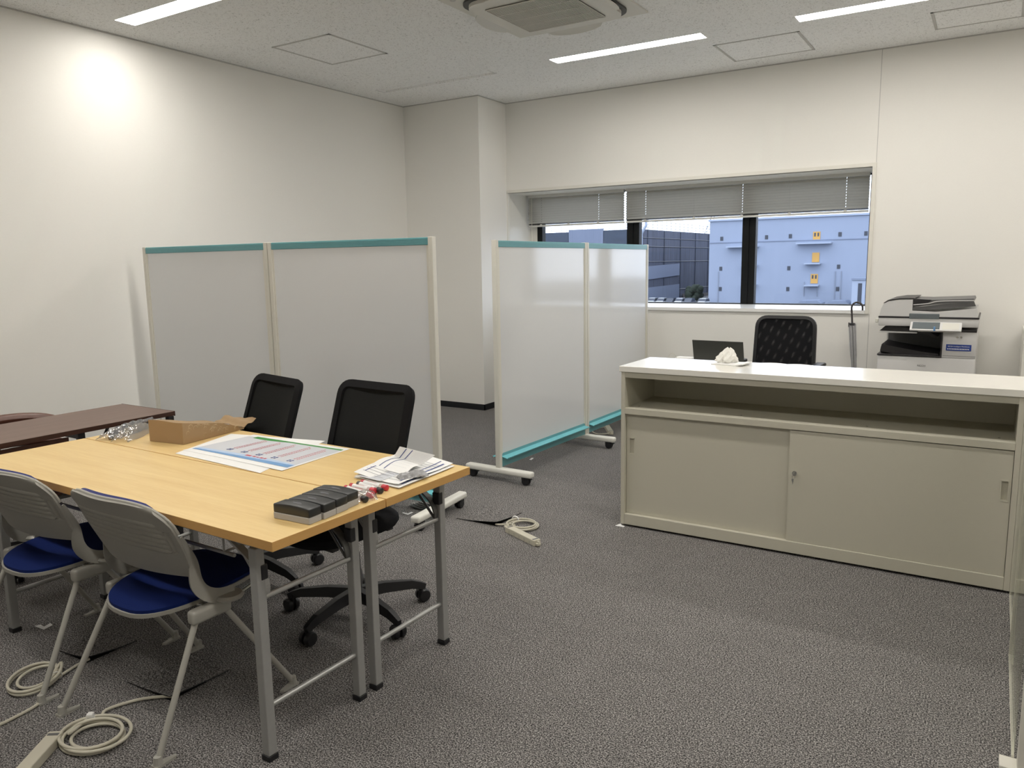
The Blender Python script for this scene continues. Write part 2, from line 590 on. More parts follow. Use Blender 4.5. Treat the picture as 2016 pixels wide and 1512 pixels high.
def plate_cells(xs, ys, holes):
    out = []
    xs = sorted(set(xs)); ys = sorted(set(ys))
    for i in range(len(xs) - 1):
        for j in range(len(ys) - 1):
            cx, cy = (xs[i] + xs[i + 1]) / 2, (ys[j] + ys[j + 1]) / 2
            if any(h[0] < cx < h[1] and h[2] < cy < h[3] for h in holes):
                continue
            out.append((xs[i], xs[i + 1], ys[j], ys[j + 1]))
    return out

def plate(bm, x0, x1, y0, y1, holes, fmap, th):
    """fmap(a,b,t)->Vector ; plate with rectangular holes, thickness t 0..th"""
    xs = [x0, x1] + [h[0] for h in holes] + [h[1] for h in holes]
    ys = [y0, y1] + [h[2] for h in holes] + [h[3] for h in holes]
    cache = {}
    def V(a, b, t):
        k = (round(a, 5), round(b, 5), t)
        if k not in cache:
            cache[k] = bm.verts.new(fmap(a, b, t))
        return cache[k]
    cells = plate_cells(xs, ys, holes)
    cs = set(cells)
    edges = {}
    for (a0, a1, b0, b1) in cells:
        bm.faces.new((V(a0, b0, 0), V(a1, b0, 0), V(a1, b1, 0), V(a0, b1, 0)))
        bm.faces.new((V(a0, b1, th), V(a1, b1, th), V(a1, b0, th), V(a0, b0, th)))
        for e in (((a0, b0), (a1, b0)), ((a1, b0), (a1, b1)), ((a1, b1), (a0, b1)), ((a0, b1), (a0, b0))):
            k = tuple(sorted(e))
            edges[k] = edges.get(k, 0) + 1
    for (p, q), c in edges.items():
        if c == 1:
            bm.faces.new((V(*p, 0), V(*q, 0), V(*q, th), V(*p, th)))

def text_obj(name, s, size, mat, parent, loc, rot, ext=0.0004):
    cu = bpy.data.curves.new(name, 'FONT')
    cu.body = s
    cu.size = size
    cu.extrude = ext
    cu.align_x = 'CENTER'
    cu.align_y = 'CENTER'
    cu.materials.append(MT[mat])
    o = bpy.data.objects.new(name, cu)
    COL.objects.link(o)
    o.location = loc
    o.rotation_euler = rot
    bpy.context.view_layer.update()
    me = bpy.data.meshes.new_from_object(o.evaluated_get(bpy.context.evaluated_depsgraph_get()))
    bpy.data.objects.remove(o)
    o = bpy.data.objects.new(name, me)
    COL.objects.link(o)
    o.location = loc
    o.rotation_euler = rot
    if parent:
        o.parent = parent
    return o

# ================================================================== SETTING
XL, XR, YB, YN, H = -5.128, 2.6, 6.7115, -3.0, 2.995
XC, YC = -4.227, 6.234

b = BM(); box(b, XL - .1, XR + .1, YN - .1, YB + .1, -0.12, 0.0)
struct('floor', b, 'carpet', 'grey speckled carpet floor', 'floor')

lights = []
for yc in (5.59, 3.145, 0.70, -1.745):
    for xc in (-4.245, -2.465, -0.63, 1.2):
        lights.append((xc, yc))
OFF = {(-4.245, 5.59)}
DIM = {(-4.245, -1.745), (-2.465, -1.745), (-0.63, -1.745), (1.2, -1.745)}
slots = [(x - .615, x + .615, y - .072, y + .072) for x, y in lights]
b = BM()
plate(b, XL - .1, XR + .1, YN - .1, YB + .1, slots, lambda a, c, t: Vector((a, c, H + t)), 0.08)
struct('ceiling', b, 'ceil', 'grey flecked ceiling boards', 'ceiling')
b = BM(); box(b, XL - .1, XL, YN - .1, YB + .1, -0.1, H + .08)
struct('wall_left', b, 'wall', 'plain white left wall', 'wall')
b = BM(); box(b, XR, XR + .1, YN - .1, YB + .1, -0.1, H + .08)
struct('wall_right', b, 'wall', 'plain white right wall', 'wall')
b = BM(); box(b, XL - .1, XR + .1, YN - .1, YN, -0.1, H + .08)
struct('wall_rear', b, 'wall', 'plain white wall behind the camera', 'wall')
WX0, WX1, WZ0, WZ1 = -4.214, -0.872, 1.021, 2.131
b = BM()
plate(b, XL, XR, -0.1, H + .08, [(WX0, WX1, WZ0 - .03, WZ1)], lambda a, c, t: Vector((a, YB + t, c)), 0.58)
struct('wall_back', b, 'wall', 'white wall with the long window', 'wall')
b = BM(); box(b, XL, XC, YC, YB, -0.01, H)
struct('wall_column', b, 'wall', 'white boxed column in the left corner', 'column')
b = BM()
box(b, XL, XC + .008, YC - .008, YC, 0, .058); box(b, XC, XC + .008, YC - .008, YB, 0, .058)
struct('baseboard_column', b, 'base', 'black skirting round the corner column', 'skirting')
b = BM(); box(b, XL, XL + .008, YN, YC, 0, .058)
struct('baseboard_left', b, 'base', 'black skirting along the left wall', 'skirting')
b = BM(); box(b, XC, XR, YB - .008, YB, 0, .058)
struct('baseboard_back', b, 'base', 'black skirting along the window wall', 'skirting')
b = BM(); box(b, -0.850, -0.846, YB - .001, YB + .01, WZ1 + .03, H); box(b, -0.842, -0.838, YB - .001, YB + .01, .058, WZ0 - .03)
struct('trim_1', b, 'hatch', 'thin vertical wall panel joint', 'joint')
# ceiling shadow joint along walls
b = BM(); box(b, XL, XL + .006, YN, YC, H - .008, H); box(b, XL, XC, YC - .006, YC, H - .008, H); box(b, XC, XC + .006, YC - .006, YB, H - .008, H); box(b, XC, XR, YB - .006, YB, H - .008, H)
struct('trim_2', b, 'hatch', 'thin grey bead where walls meet ceiling', 'bead')

# window: trim border, sill, frame and panes
GY = 7.16
b = BM()
t_ = .028
box(b, WX0, WX1, YB - .012, YB + .02, WZ1, WZ1 + t_)
box(b, WX1, WX1 + t_, YB - .012, YB + .02, WZ0 - .029, WZ1 + t_)
win = struct('window_1', b, 'frame_white', 'long window with black frame above the white sill', 'window')
b = BM(); prism(b, [(WX0 + .001, YB - .016, WZ0 - .028), (WX0 + .001, YB - .016, WZ0), (WX0 + .001, GY + .05, WZ0 + .013), (WX0 + .001, GY + .05, WZ0 - .028)], (WX1 - WX0 - .0015, 0, 0))
obj('window_sill', b, 'sill', win)
b = BM()
box(b, WX0 + .0005, WX0 + .003, YB + .0205, GY, WZ0, WZ1 - .003); box(b, WX0 + .0005, WX1 - .0005, YB + .0205, GY, WZ1 - .003, WZ1 - .0005); box(b, WX1 - .003, WX1 - .0005, YB + .0205, GY, WZ0, WZ1 - .003)
obj('window_lining', b, 'frame_white', win)
posts = [(-4.212, -4.070), (-3.115, -2.985), (-1.985, -1.865), (-0.935, -0.874)]
b = BM()
for (a, c) in posts:
    box(b, a if a > -4.2 else -4.130, c, GY - .01, GY + .06, WZ0, WZ1)
    if a > -4.2 and c < -.9:
        m_ = (a + c) / 2
        box(b, m_ - .012, m_ + .002, GY - .022, GY, WZ0 + .012, WZ1)
box(b, WX0, WX1, GY, GY + .06, WZ0 + .010, WZ0 + .020); box(b, WX0, WX1, GY, GY + .06, WZ1 - .014, WZ1)
obj('window_frame', b, 'alu', win)
b = BM(); box(b, WX0, -4.130, GY - .006, GY + .06, WZ0, WZ1)
obj('frame_cover', b, 'frame_white', win)
for i in range(3):
    b = BM(); box(b, posts[i][1], posts[i + 1][0], GY + .02, GY + .026, WZ0 + .020, WZ1 - .014)
    obj('pane', b, 'glass', win)

# blinds
def blind(x0, x1, label, cords, wand=None):
    t = thing('venetian_blind', label, 'blind', (x0, 7.08, WZ1), 0, 'half-raised venetian blinds in the window')
    L = x1 - x0
    b = BM(); box(b, 0, L, -.02, .02, -.03, -.003, .002); obj('headrail', b, 'slat', t)
    b = BM()
    cuts = [0] + [q for cx in cords[::2] for q in (cx - .0014, cx + .0014)] + [L]
    for k in range(11):
        z = -.044 - k * .0232
        prism(b, [(0, -.0135, z - .0135), (0, -.0105, z - .0085), (0, -.002, z - .001), (0, -.0028, z - .0002), (0, -.0115, z - .0080), (0, -.0145, z - .0132)][::-1], (L, 0, 0))
        for i in range(0, len(cuts) - 1, 2):
            prism(b, [(cuts[i], -.002, z - .001), (cuts[i], .008, z + .0125), (cuts[i], .0072, z + .0130), (cuts[i], -.0028, z - .0002)], (cuts[i + 1] - cuts[i], 0, 0))
    obj('slats', b, 'slat', t)
    b = BM()
    for k in range(8):
        box(b, 0, L, -.0125, .0125, -.304 + k * .0022, -.3033 + k * .0022)
    obj('stacked_slats', b, 'prmid', t)  # bunched slats coloured dark for the shadow gaps between them
    b = BM(); box(b, 0, L, -.012, .012, -.324, -.307, .003); obj('bottom_rail', b, 'slat', t)
    for cx in cords:
        b = BM(); tube(b, [(cx, -.016, -.01), (cx, -.016, -.31)], .0009, 6); box(b, cx - .012, cx + .012, -.017, -.011, -.318, -.298, .001)
        obj('ladder_cord', b, 'slat', t)
    if wand:
        b = BM(); tube(b, [(wand, -.022, -.02), (wand, -.022, -.9)], .003, 8); obj('pull_cord', b, 'ivory', t)
    return t
blind(-4.187, -3.112, 'narrow grey venetian blind, left of the two in the window', (.15, .47, .80), .045)
blind(-3.092, -0.935, 'wide grey venetian blind, right of the two in the window', (.20, .68, 1.12, 1.53, 1.98))

# light fixtures
for (xc, yc) in lights:
    lit = (xc, yc) not in OFF and (xc, yc) not in DIM
    inview = yc > 3
    names = {(-4.245, 5.59): 'unlit recessed ceiling light near the column', (-2.465, 5.59): 'lit ceiling light in front of the window blinds',
             (-0.63, 5.59): 'lit ceiling light at the top right, above the copier', (-4.245, 3.145): 'lit ceiling light at the top left, beside the left wall'}
    col_ = {-4.245: 'by the left wall', -2.465: 'second from the left wall', -0.63: 'third from the left wall', 1.2: 'by the right wall'}[xc]
    row_ = {5.59: 'row over the window side', 3.145: 'row over the counter front', 0.70: 'row just ahead of the camera', -1.745: 'unlit row behind the camera'}[yc]
    lab = names.get((xc, yc), 'ceiling light ' + col_ + ', ' + row_)
    if not lit and not inview:
        # switched off and outside the photo: plain closed slot
        t = thing('ceiling_light', lab, 'ceiling light', (xc, yc, H), 0, 'recessed ceiling lights')
        b = BM(); box(b, -.615, .615, -.072, .072, .0, .05); obj('housing', b, 'acwhite', t)
        continue
    t = thing('ceiling_light', lab, 'ceiling light', (xc, yc, H), 0, 'recessed ceiling lights')
    b = BM()
    box(b, -.615, .615, -.072, .072, .055, .07)
    box(b, -.615, .615, -.072, -.069, 0, .055); box(b, -.615, .615, .069, .072, 0, .055)
    obj('housing', b, 'ceil' if not lit else 'sill', t)
    for s in (-1, 1):
        b = BM(); box(b, s * .608 - .0065, s * .608 + .0065, -.0685, .0685, -.001 if not lit else 0, .054); obj('end_cap', b, 'sill', t)
    b = BM()
    if lit:
        prism(b, [(-.60, -.068, .006), (-.60, .068, .006), (-.60, .058, .025), (-.60, -.058, .025)], (1.2, 0, 0))
        obj('diffuser', b, 'tube', t)
    else:
        prism(b, [(-.60, -.0685, .016), (-.60, .0685, .016), (-.60, .06, .022), (-.60, -.06, .022)], (1.2, 0, 0))
        obj('reflector', b, 'ceil', t)

# ceiling hatches
def hatch(x0, x1, y0, y1, label):
    t = thing('ceiling_hatch', label, 'hatch', ((x0 + x1) / 2, (y0 + y1) / 2, H), 0, 'square ceiling hatches')
    a, c = (x1 - x0) / 2, (y1 - y0) / 2
    b = BM()
    w_ = .017
    for (p, q, r, s) in ((-a, a, -c, -c + w_), (-a, a, c - w_, c), (-a, -a + w_, -c, c), (a - w_, a, -c, c)):
        box(b, p, q, r, s, -.003, 0)
    obj('hatch_frame', b, 'hatch', t)
    b = BM(); box(b, -a + w_ + .003, a - w_ - .003, -c + w_ + .003, c - w_ - .003, -.002, 0)
    obj('hatch_panel', b, 'ceil', t)
hatch(-4.525, -3.958, 4.053, 4.656, 'square ceiling hatch on the left, between the lit light and the unlit slot')
hatch(-1.887, -1.278, 5.872, 6.438, 'square ceiling hatch above the window, beside the lit tube')
hatch(-0.480, 0.040, 5.95, 6.40, 'ceiling hatch with dark side joints in the top right corner')

# ceiling air conditioner
t = thing('air_conditioner', 'ivory four-way cassette air conditioner in the ceiling', 'air conditioner', (-2.456, 4.39, H))
b = BM(); box(b, -.475, .475, -.475, .475, -.012, 0, .004); obj('ceiling_panel', b, 'acwhite', t)
def rring(hw, r, z, n=8):
    out = []
    for (cx, cy, a0) in ((hw - r, hw - r, 0), (-hw + r, hw - r, 90), (-hw + r, -hw + r, 180), (hw - r, -hw + r, 270)):
        for i in range(n + 1):
            a = math.radians(a0 + 90 * i / n)
            out.append((cx + r * math.cos(a), cy + r * math.sin(a), z))
    return out
b = BM(); prism(b, rring(.405, .14, -.0125), (0, 0, -.012)); obj('air_outlet', b, 'acgap', t)
b = BM(); prism(b, rring(.375, .12, -.0245), (0, 0, -.020)); o = obj('centre_panel', b, 'acwhite', t)
b = BM(); box(b, -.275, .275, -.262, .262, -.049, -.0445); g = obj('intake_grille', b, 'acgap', t)
b = BM()
for k in range(46):
    x = -.272 + k * .544 / 45
    box(b, x - .0022, x + .0022, -.262, .262, -.054, -.049)
for y in (-.262, -.13, 0, .13, .262):
    box(b, -.275, .275, y - .003, y + .003, -.055, -.049)
obj('grille_bars', b, 'acwhite', g)
for k in range(4):
    b = BM()
    Mx = Matrix.Rotation(k * PI / 2, 4, 'Z')
    pts = []
    for i in range(13):
        s = -1 + 2 * i / 12
        q = math.sqrt(max(0, 1 - s * s)); pts.append(Mx @ Vector((s * .21, -.366 - .075 * q, -.036 - .022 * q)))
    base = [Mx @ Vector((s * .21, -.362, -.034)) for s in (1, -1)]
    # a thin flap plate hanging open
    prism(b, pts + base, (0, 0, -.006))
    obj('louvre', b, 'acwhite', t)
b = BM(); lathe(b, [(.004, -.002), (.018, -.002), (.018, 0), (.004, 0)], (-.40, -.42, -.012), 16); obj('sensor', b, 'hatch', t)

# ================================================================== EXTERIOR
b = BM(); box(b, -260, 200, 12, 420, -7.3, -7.0)
struct('ground_outside', b, noise_mat('asphalt_outside', (0.07, 0.073, 0.077), 0.9, scale=1.5, amt=0.1), 'grey yard outside the window', 'ground')
MT['bluewall'] = noise_mat('pale_blue_rendered_wall', (0.2412, 0.2814, 0.3685), 0.8, scale=0.35, amt=0.05, bump=0, stretch=(3, 1, .6))
MT['bluetrim'] = noise_mat('light_blue_trim', (0.3015, 0.3484, 0.4422), 0.7, scale=1, amt=0.03, bump=0)
MT['bluelow'] = noise_mat('muted_blue_ledge', (0.1742, 0.2077, 0.2814), 0.8, scale=1, amt=0.03, bump=0)
MT['yellow'] = noise_mat('orange_yellow_door', (0.5025, 0.2814, 0.067), 0.6, scale=2, amt=0.03, bump=0)
MT['wdark'] = noise_mat('dark_opening_glass', (0.0301, 0.0369, 0.0536), 0.4, scale=1, amt=0.2, bump=0)
MT['netting'] = noise_mat('slate_blue_scaffold_net', (0.0536, 0.0623, 0.0938), 0.8, scale=1.6, amt=0.8, bump=0, stretch=(2.5, 2.5, .12))
MT['net2'] = noise_mat('pale_slate_cladding', (0.1407, 0.1675, 0.2345), 0.7, scale=1.0, amt=0.18, bump=0, stretch=(6, 6, .2))
MT['net3'] = noise_mat('dark_louvred_wall', (0.0335, 0.0469, 0.0737), 0.7, scale=0.9, amt=0.6, bump=0, stretch=(.4, .4, 6))
MT['rust'] = noise_mat('brown_grey_block', (0.0804, 0.0703, 0.067), 0.8, scale=1, amt=0.3, bump=0)
MT['rail'] = noise_mat('grey_scaffold_tube', (0.201, 0.2278, 0.2814), 0.6, scale=1, amt=0.03, bump=0)
MT['carwhite'] = noise_mat('white_car_paint', (0.469, 0.4824, 0.5025), 0.25, scale=1, amt=0.02, bump=0)
MT['cardark'] = noise_mat('dark_car_paint', (0.0402, 0.0469, 0.067), 0.25, scale=1, amt=0.02, bump=0)
MT['tree'] = noise_mat('dark_green_foliage', (0.0201, 0.0301, 0.0201), 0.9, scale=6, amt=0.5, bump=0)

t = thing('warehouse_building', 'pale blue windowless warehouse with yellow doors, outside at right', 'building', (-30, 150, -7))
b = BM()
box(b, -17.95, 30, 0, 60, 0, 16.05)
obj('wall', b, 'bluewall', t)
b = BM(); box(b, -18.2, 30.2, -.3, .5, 16.0, 16.35); obj('parapet', b, 'bluetrim', t)
b = BM(); box(b, -17.95, 30, -.12, 0, 11.85, 12.0); obj('ledge_line', b, 'bluelow', t)
for (x, z) in ((-45.56, 5.67), (-41.0, 5.68), (-37.1, 5.69), (-32.8, 5.74), (-24.25, 5.8), (-20.0, 5.8), (-45.6, -.05), (-32.86, -.1), (-24.24, .07), (-45.6, -3.97), (-32.9, -3.94), (-24.23, -3.9)):
    b = BM(); box(b, x + 30 - .28, x + 30 + .28, -.06, .02, z + 7 - .38, z + 7 + .38); obj('vent_window', b, 'wdark', t)
for i, (x, z0, z1) in enumerate(((-28.2, 4.85, 6.4), (-28.2, .94, 2.65), (-28.3, -2.91, -1.2), (-39.9, -.9, .9), (-39.9, 0.9, 0.95))):
    if i == 4: continue
    b = BM(); box(b, x + 30 - .62, x + 30 + .62, -.10, .02, z0 + 7, z1 + 7); d = obj('door', b, 'yellow', t)
    if i in (0, 2):
        for s in (-.28, .28):
            b = BM(); box(b, x + 30 + s - .14, x + 30 + s + .14, -.13, -.1, z1 + 7 - .85, z1 + 7 - .2); obj('door_pane', b, 'wdark', d)
for (x0, x1, z) in ((-31.5, -25.5, 4.4), (-29.95, -27.2, .75), (-29.8, -27.35, -3.2), (-44.3, -38.4, 4.1), (-41.3, -38.6, .6), (-41.3, -38.6, -3.1)):
    b = BM(); box(b, x0 + 30, x1 + 30, -1.5, 0, z + 6.8, z + 7.05); obj('balcony_slab', b, 'bluetrim', t)
b = BM()
for (x, z0, z1) in ((-24.7, -6.8, -.7), (-23.7, -6.8, -.7), (-46.0, -6.8, -.6), (-30.0, -5.2, -2.6), (-27.7, -5.3, -3.3), (-39.0, 4.5, 8.6)):
    tube(b, [(x + 30, -.15, z0 + 7), (x + 30, -.15, z1 + 7)], .06, 6)
obj('drain_pipes', b, 'rail', t)

t = thing('gatehouse', 'small white tower block with a tall window strip at the window edge', 'building', (-20.2, 140, -7))
b = BM(); box(b, -.2, 3, 0, 4, 0, 4.9, 0); obj('wall', b, 'bluetrim', t)
b = BM(); box(b, -.3, 3.1, -.2, 4.2, 4.9, 5.25); obj('roof', b, 'bluelow', t)
b = BM(); box(b, .75, 1.35, -.05, .02, .4, 4.4); obj('window_strip', b, 'wdark', t)
for (x, wd, lab) in ((-27.2, 3.6, 'low pale shed at the foot of the warehouse, left of the gatehouse'), (-22.6, 3.3, 'low pale shed beside the gatehouse')):
    t = thing('storage_shed', lab, 'shed', (x, 141, -7), 0, 'sheds in front of the warehouse')
    b = BM(); box(b, -wd / 2, wd / 2, 0, 4, 0, .95); obj('wall', b, 'bluetrim', t)
    b = BM(); prism(b, [(-wd / 2 - .1, -.2, .95), (wd / 2 + .1, -.2, .95), (wd / 2 - .6, -.2, 1.45), (-wd / 2 + .3, -.2, 1.35)], (0, 4.4, 0)); obj('roof', b, 'bluelow', t)

t = thing('factory_building', 'slate grey netted factory building seen left of the warehouse', 'building', (-61.9, 150, -9.1))
t.scale = (1.25, 1.25, 1.25)
b = BM()
# far-left facade along x at y=120, side face running back to y=152
prism(b, [(-21, 0, 0), (0, 0, 0), (1.0, 32, 0), (-21, 32, 0)], (0, 0, 13.75))
obj('wall', b, 'netting', t)
b = BM(); box(b, -21.05, -13.6, -.12, 0, 9, 13.6); obj('louvre_panel', b, 'net3', t)
b = BM(); box(b, -13.5, -7.0, -.15, 0, 5, 14.1); obj('cladding_panel', b, 'net2', t)
b = BM(); box(b, -6.9, -2.0, -.12, 0, 9, 13.8); obj('louvre_panel', b, 'net3', t)
b = BM()
def side(y, z, off=.15):
    return Vector((off + y / 32.0, y, z))
prism(b, [side(.6, 5.5), side(16, 6.0), side(16, 8.1), side(.6, 7.7)], (-.1, 0, 0)); obj('cladding_panel', b, 'net2', t)
b = BM(); prism(b, [side(.6, 0), side(16, 0), side(16, 4.4), side(.6, 4.2)], (-.1, 0, 0)); obj('cladding_panel', b, 'net2', t)
b = BM(); prism(b, [side(17.5, 0, .3), side(21, 0, .3), side(21, 2.6, .3), side(17.5, 2.6, .3)], (-.1, 0, 0)); obj('loading_door', b, 'rust', t)
b = BM(); prism(b, [side(26.5, 0, .3), side(31, 0, .3), side(31, 2.3, .3), side(26.5, 2.3, .3)], (-.1, 0, 0)); obj('loading_door', b, 'rust', t)
b = BM()
for k in range(17):
    y = 32.0 * k / 16
    p = side(y, 0, .05)
    tube(b, [(p.x, p.y, 13.6), (p.x, p.y, 15.3)], .045, 5)
for z in (14.1, 14.6, 15.1):
    p, q = side(0, z, .05), side(32, z, .05)
    tube(b, [p, q], .04, 5)
for k in range(22):
    tube(b, [(-k * 1.0, 0.1, 13.6), (-k * 1.0, 0.1, 14.6)], .035, 5)
for z in (14.1, 14.55):
    tube(b, [(-21, .1, z), (0, .1, z)], .035, 5)
obj('roof_scaffold', b, 'rail', t)
b = BM()
for z in (3.5, 8.5, 11.0, 12.4):
    p, q = side(0, z, .05), side(32, z, .05)
    tube(b, [p, q], .06, 5)
for y in (2, 9, 16.5, 24, 31):
    p = side(y, 0, .05)
    tube(b, [p, p + Vector((0, 0, 13.7))], .07, 5)
obj('net_seams', b, 'wdark', t)
b = BM(); tube(b, [(.0, -.5, 0), (.0, -.5, 10)], .22, 8); tube(b, [(.0, -.5, 10), (.0, -.5, 13), (.8, -.5, 14.3), (.8, -.5, 15.8)], .24, 8)
obj('corner_duct', b, 'bluetrim', t)
b = BM()
for s in (0, .9):
    tube(b, [(1.0 + s, 28.5 + s, 13.7), (1.0 + s * .3 + 2.0, 28.5, 18.5)], .06, 5)
for k in range(5):
    tube(b, [(1.0 + .4 * k, 28.5, 13.7 + k), (1.9 + .15 * k, 29, 14.6 + k)], .05, 5)
obj('roof_crane', b, 'rail', t)

def car(x, y, mat, label, rz=0.0):
    t = thing('parked_car', label, 'car', (x, y, -7), rz, 'parked cars seen through the window')
    b = BM(); box(b, -1.8, 1.8, -.72, .72, .35, .85, .15, 3); obj('car_body', b, mat, t, True)
    b = BM(); prism(b, [(-1.3, -.7, .84), (1.4, -.7, .84), (.8, -.7, 1.35), (-.7, -.7, 1.35)], (0, 1.4, 0)); obj('cabin', b, 'wdark', t)
    b = BM(); prism(b, [(-.72, -.6, 1.35), (.82, -.6, 1.35), (.75, -.6, 1.41), (-.65, -.6, 1.41)], (0, 1.2, 0)); obj('car_roof', b, mat, t)
    for sx in (-1.25, 1.25):
        for sy in (-.74, .59):
            b = BM(); lathe(b, [(.1, 0), (.32, 0), (.32, .15), (.1, .15)], (sx, sy, .32), 12, axis='Y'); obj('wheel', b, 'black', t)
xs_ = [(1286, 0), (1304, 0), (1322, 1), (1340, 0), (1358, 1), (1386, 0)]
def ray_pt(px, y0):
    d = _f + _r * ((px - 1008) / 1517.64) - _u * ((592 - 756) / 1517.64)
    return d.x * y0 / d.y
labs = ['white car at the left end of the parked row', 'white car second in the parked row', 'dark car in the middle of the parked row',
        'white car between two dark cars in the row', 'dark car before the brown block', 'white car at the warehouse corner']
car_y = [146] * 6
for (px, dk), lb, cy_ in zip(xs_, labs, car_y):
    car(ray_pt(px, cy_), cy_, 'cardark' if dk else 'carwhite', lb, PI / 2)
b = BM()
for k in range(26):
    c = Vector((random.uniform(-1.6, 1.6), random.uniform(-1, 1), random.uniform(.6, 3.2)))
    bmesh.ops.create_icosphere(b, subdivisions=2, radius=random.uniform(.5, .9), matrix=Matrix.Translation(c))
tree = obj('tree', b, 'tree')
tree.location = (ray_pt(1368, 160), 160, -7)
tag(tree, 'dark green shrub between the brown blocks outside', 'tree')
b = BM(); tube(b, [(0, 0, -.4), (0, 0, 1.0)], .12, 6); obj('trunk', b, 'rust', tree)

# ================================================================== WHITEBOARD PARTITIONS
def caster(parent, x, y, ztop=.055, r=.027):
    b = BM()
    lathe(b, [(.004, -.020), (r * .9, -.020), (r, -.014), (r, -.004), (.008, -.003), (.008, .003), (r, .004), (r, .014), (r * .9, .020), (.004, .020)], (x, y, r), 18, axis='X')
    box(b, x - .022, x + .022, y - .012, y + .026, r + .004, ztop, .005)
    box(b, x - .008, x + .008, y - .045, y - .01, r + .012, r + .018, .002)
    obj('caster', b, 'black', parent, True)

def partition(name_label, L, rz, loc, feet, group, tray_side=1):
    """local x along the board from 0 to L, board face normal toward -y"""
    t = thing('whiteboard_partition', name_label, 'whiteboard', loc, rz, group)
    HB, pw, pd = 1.583, .030, .036
    for x in (0, L - pw):
        b = BM(); box(b, x, x + pw, -pd / 2, pd / 2, .088, HB, .003, 2)
        box(b, x + pw * .3, x + pw * .34, -pd / 2 - .0006, -pd / 2 + .001, .1, HB - .02)
        obj('post', b, 'ivory', t)
    b = BM(); box(b, pw, L - pw, -.011, .011, .16, HB - .042); obj('writing_panel', b, 'board', t)
    b = BM(); box(b, pw - .006, pw + .012, -.0135, .0135, .18, HB - .045); box(b, L - pw - .012, L - pw + .006, -.0135, .0135, .18, HB - .045)
    obj('panel_edging', b, 'ivory', t)
    b = BM(); box(b, pw, L - pw, -.015, .015, HB - .044, HB - .003, .002)
    for k in range(4):
        z = HB - .010 - k * .009
        box(b, pw, L - pw, -.0175, -.013, z - .003, z)
        box(b, pw, L - pw, .013, .0175, z - .003, z)
    obj('top_rail', b, 'teal', t)
    b = BM()
    box(b, pw, L - pw, -.0125, .0125, .092, .183)
    obj('bottom_rail', b, 'teal', t)
    for s in (-1, 1):
        b = BM()
        prism(b, [(pw, s * .0125, .160), (pw, s * .058, .150), (pw, s * .062, .158), (pw, s * .0575, .1535), (pw, s * .0125, .1640)], (L - 2 * pw, 0, 0))
        obj('pen_tray', b, 'teal2', t)
    for x in feet:
        b = BM(); box(b, x - .03, x + .03, -.265, .265, .052, .090, .013, 4)
        f = obj('foot', b, 'footwhite', t, True)
        for s in (-.215, .215):
            caster(f, x, s)
    return t
gA = 'mobile whiteboards in the left row'
gB = 'mobile whiteboards in the right row'
def ang(a, c): return math.atan2(c[1] - a[1], c[0] - a[0])
A0, A1, A2 = (-4.929, 3.178), (-3.7565, 3.2356), (-2.5884, 3.351)
B0, B1, B2 = (-2.7537, 4.1758), (-2.7065, 5.3837), (-2.6904, 6.5819)
def dist(a, c): return math.hypot(a[0] - c[0], a[1] - c[1])
# left row : world posts; the front face looks to the camera (-y)
def put(a, c, gap, label, feet, grp, trim=(0, 0)):
    th = ang(a, c)
    L = dist(a, c) - gap
    n = Vector((-math.sin(th), math.cos(th)))
    p = (a[0] + n[0] * .018, a[1] + n[1] * .018)
    return partition(label, L, th, (p[0], p[1], 0), [f if f >= 0 else L + f for f in feet], grp)
put(A0, A1, .004, 'mobile whiteboard nearest the left wall, its post beside the wall', (.015,), gA)
put(A1, A2, .0, 'mobile whiteboard behind the black chairs, right one of the left row', (.015, -.015), gA)
def putB(a, c, label, feet):
    th = ang(a, c)
    L = dist(a, c) - .003
    n = Vector((-math.sin(th), math.cos(th)))
    p = (a[0] - n[0] * .018, a[1] - n[1] * .018)
    return partition(label, L, th, (p[0], p[1], 0), [f if f >= 0 else L + f for f in feet], gB)
putB(B0, B1, 'mobile whiteboard by the gap in front of the column, nearer one of the right row', (.015, -.008))
putB(B1, B2, 'mobile whiteboard under the window, farther one of the right row', (-.03,))

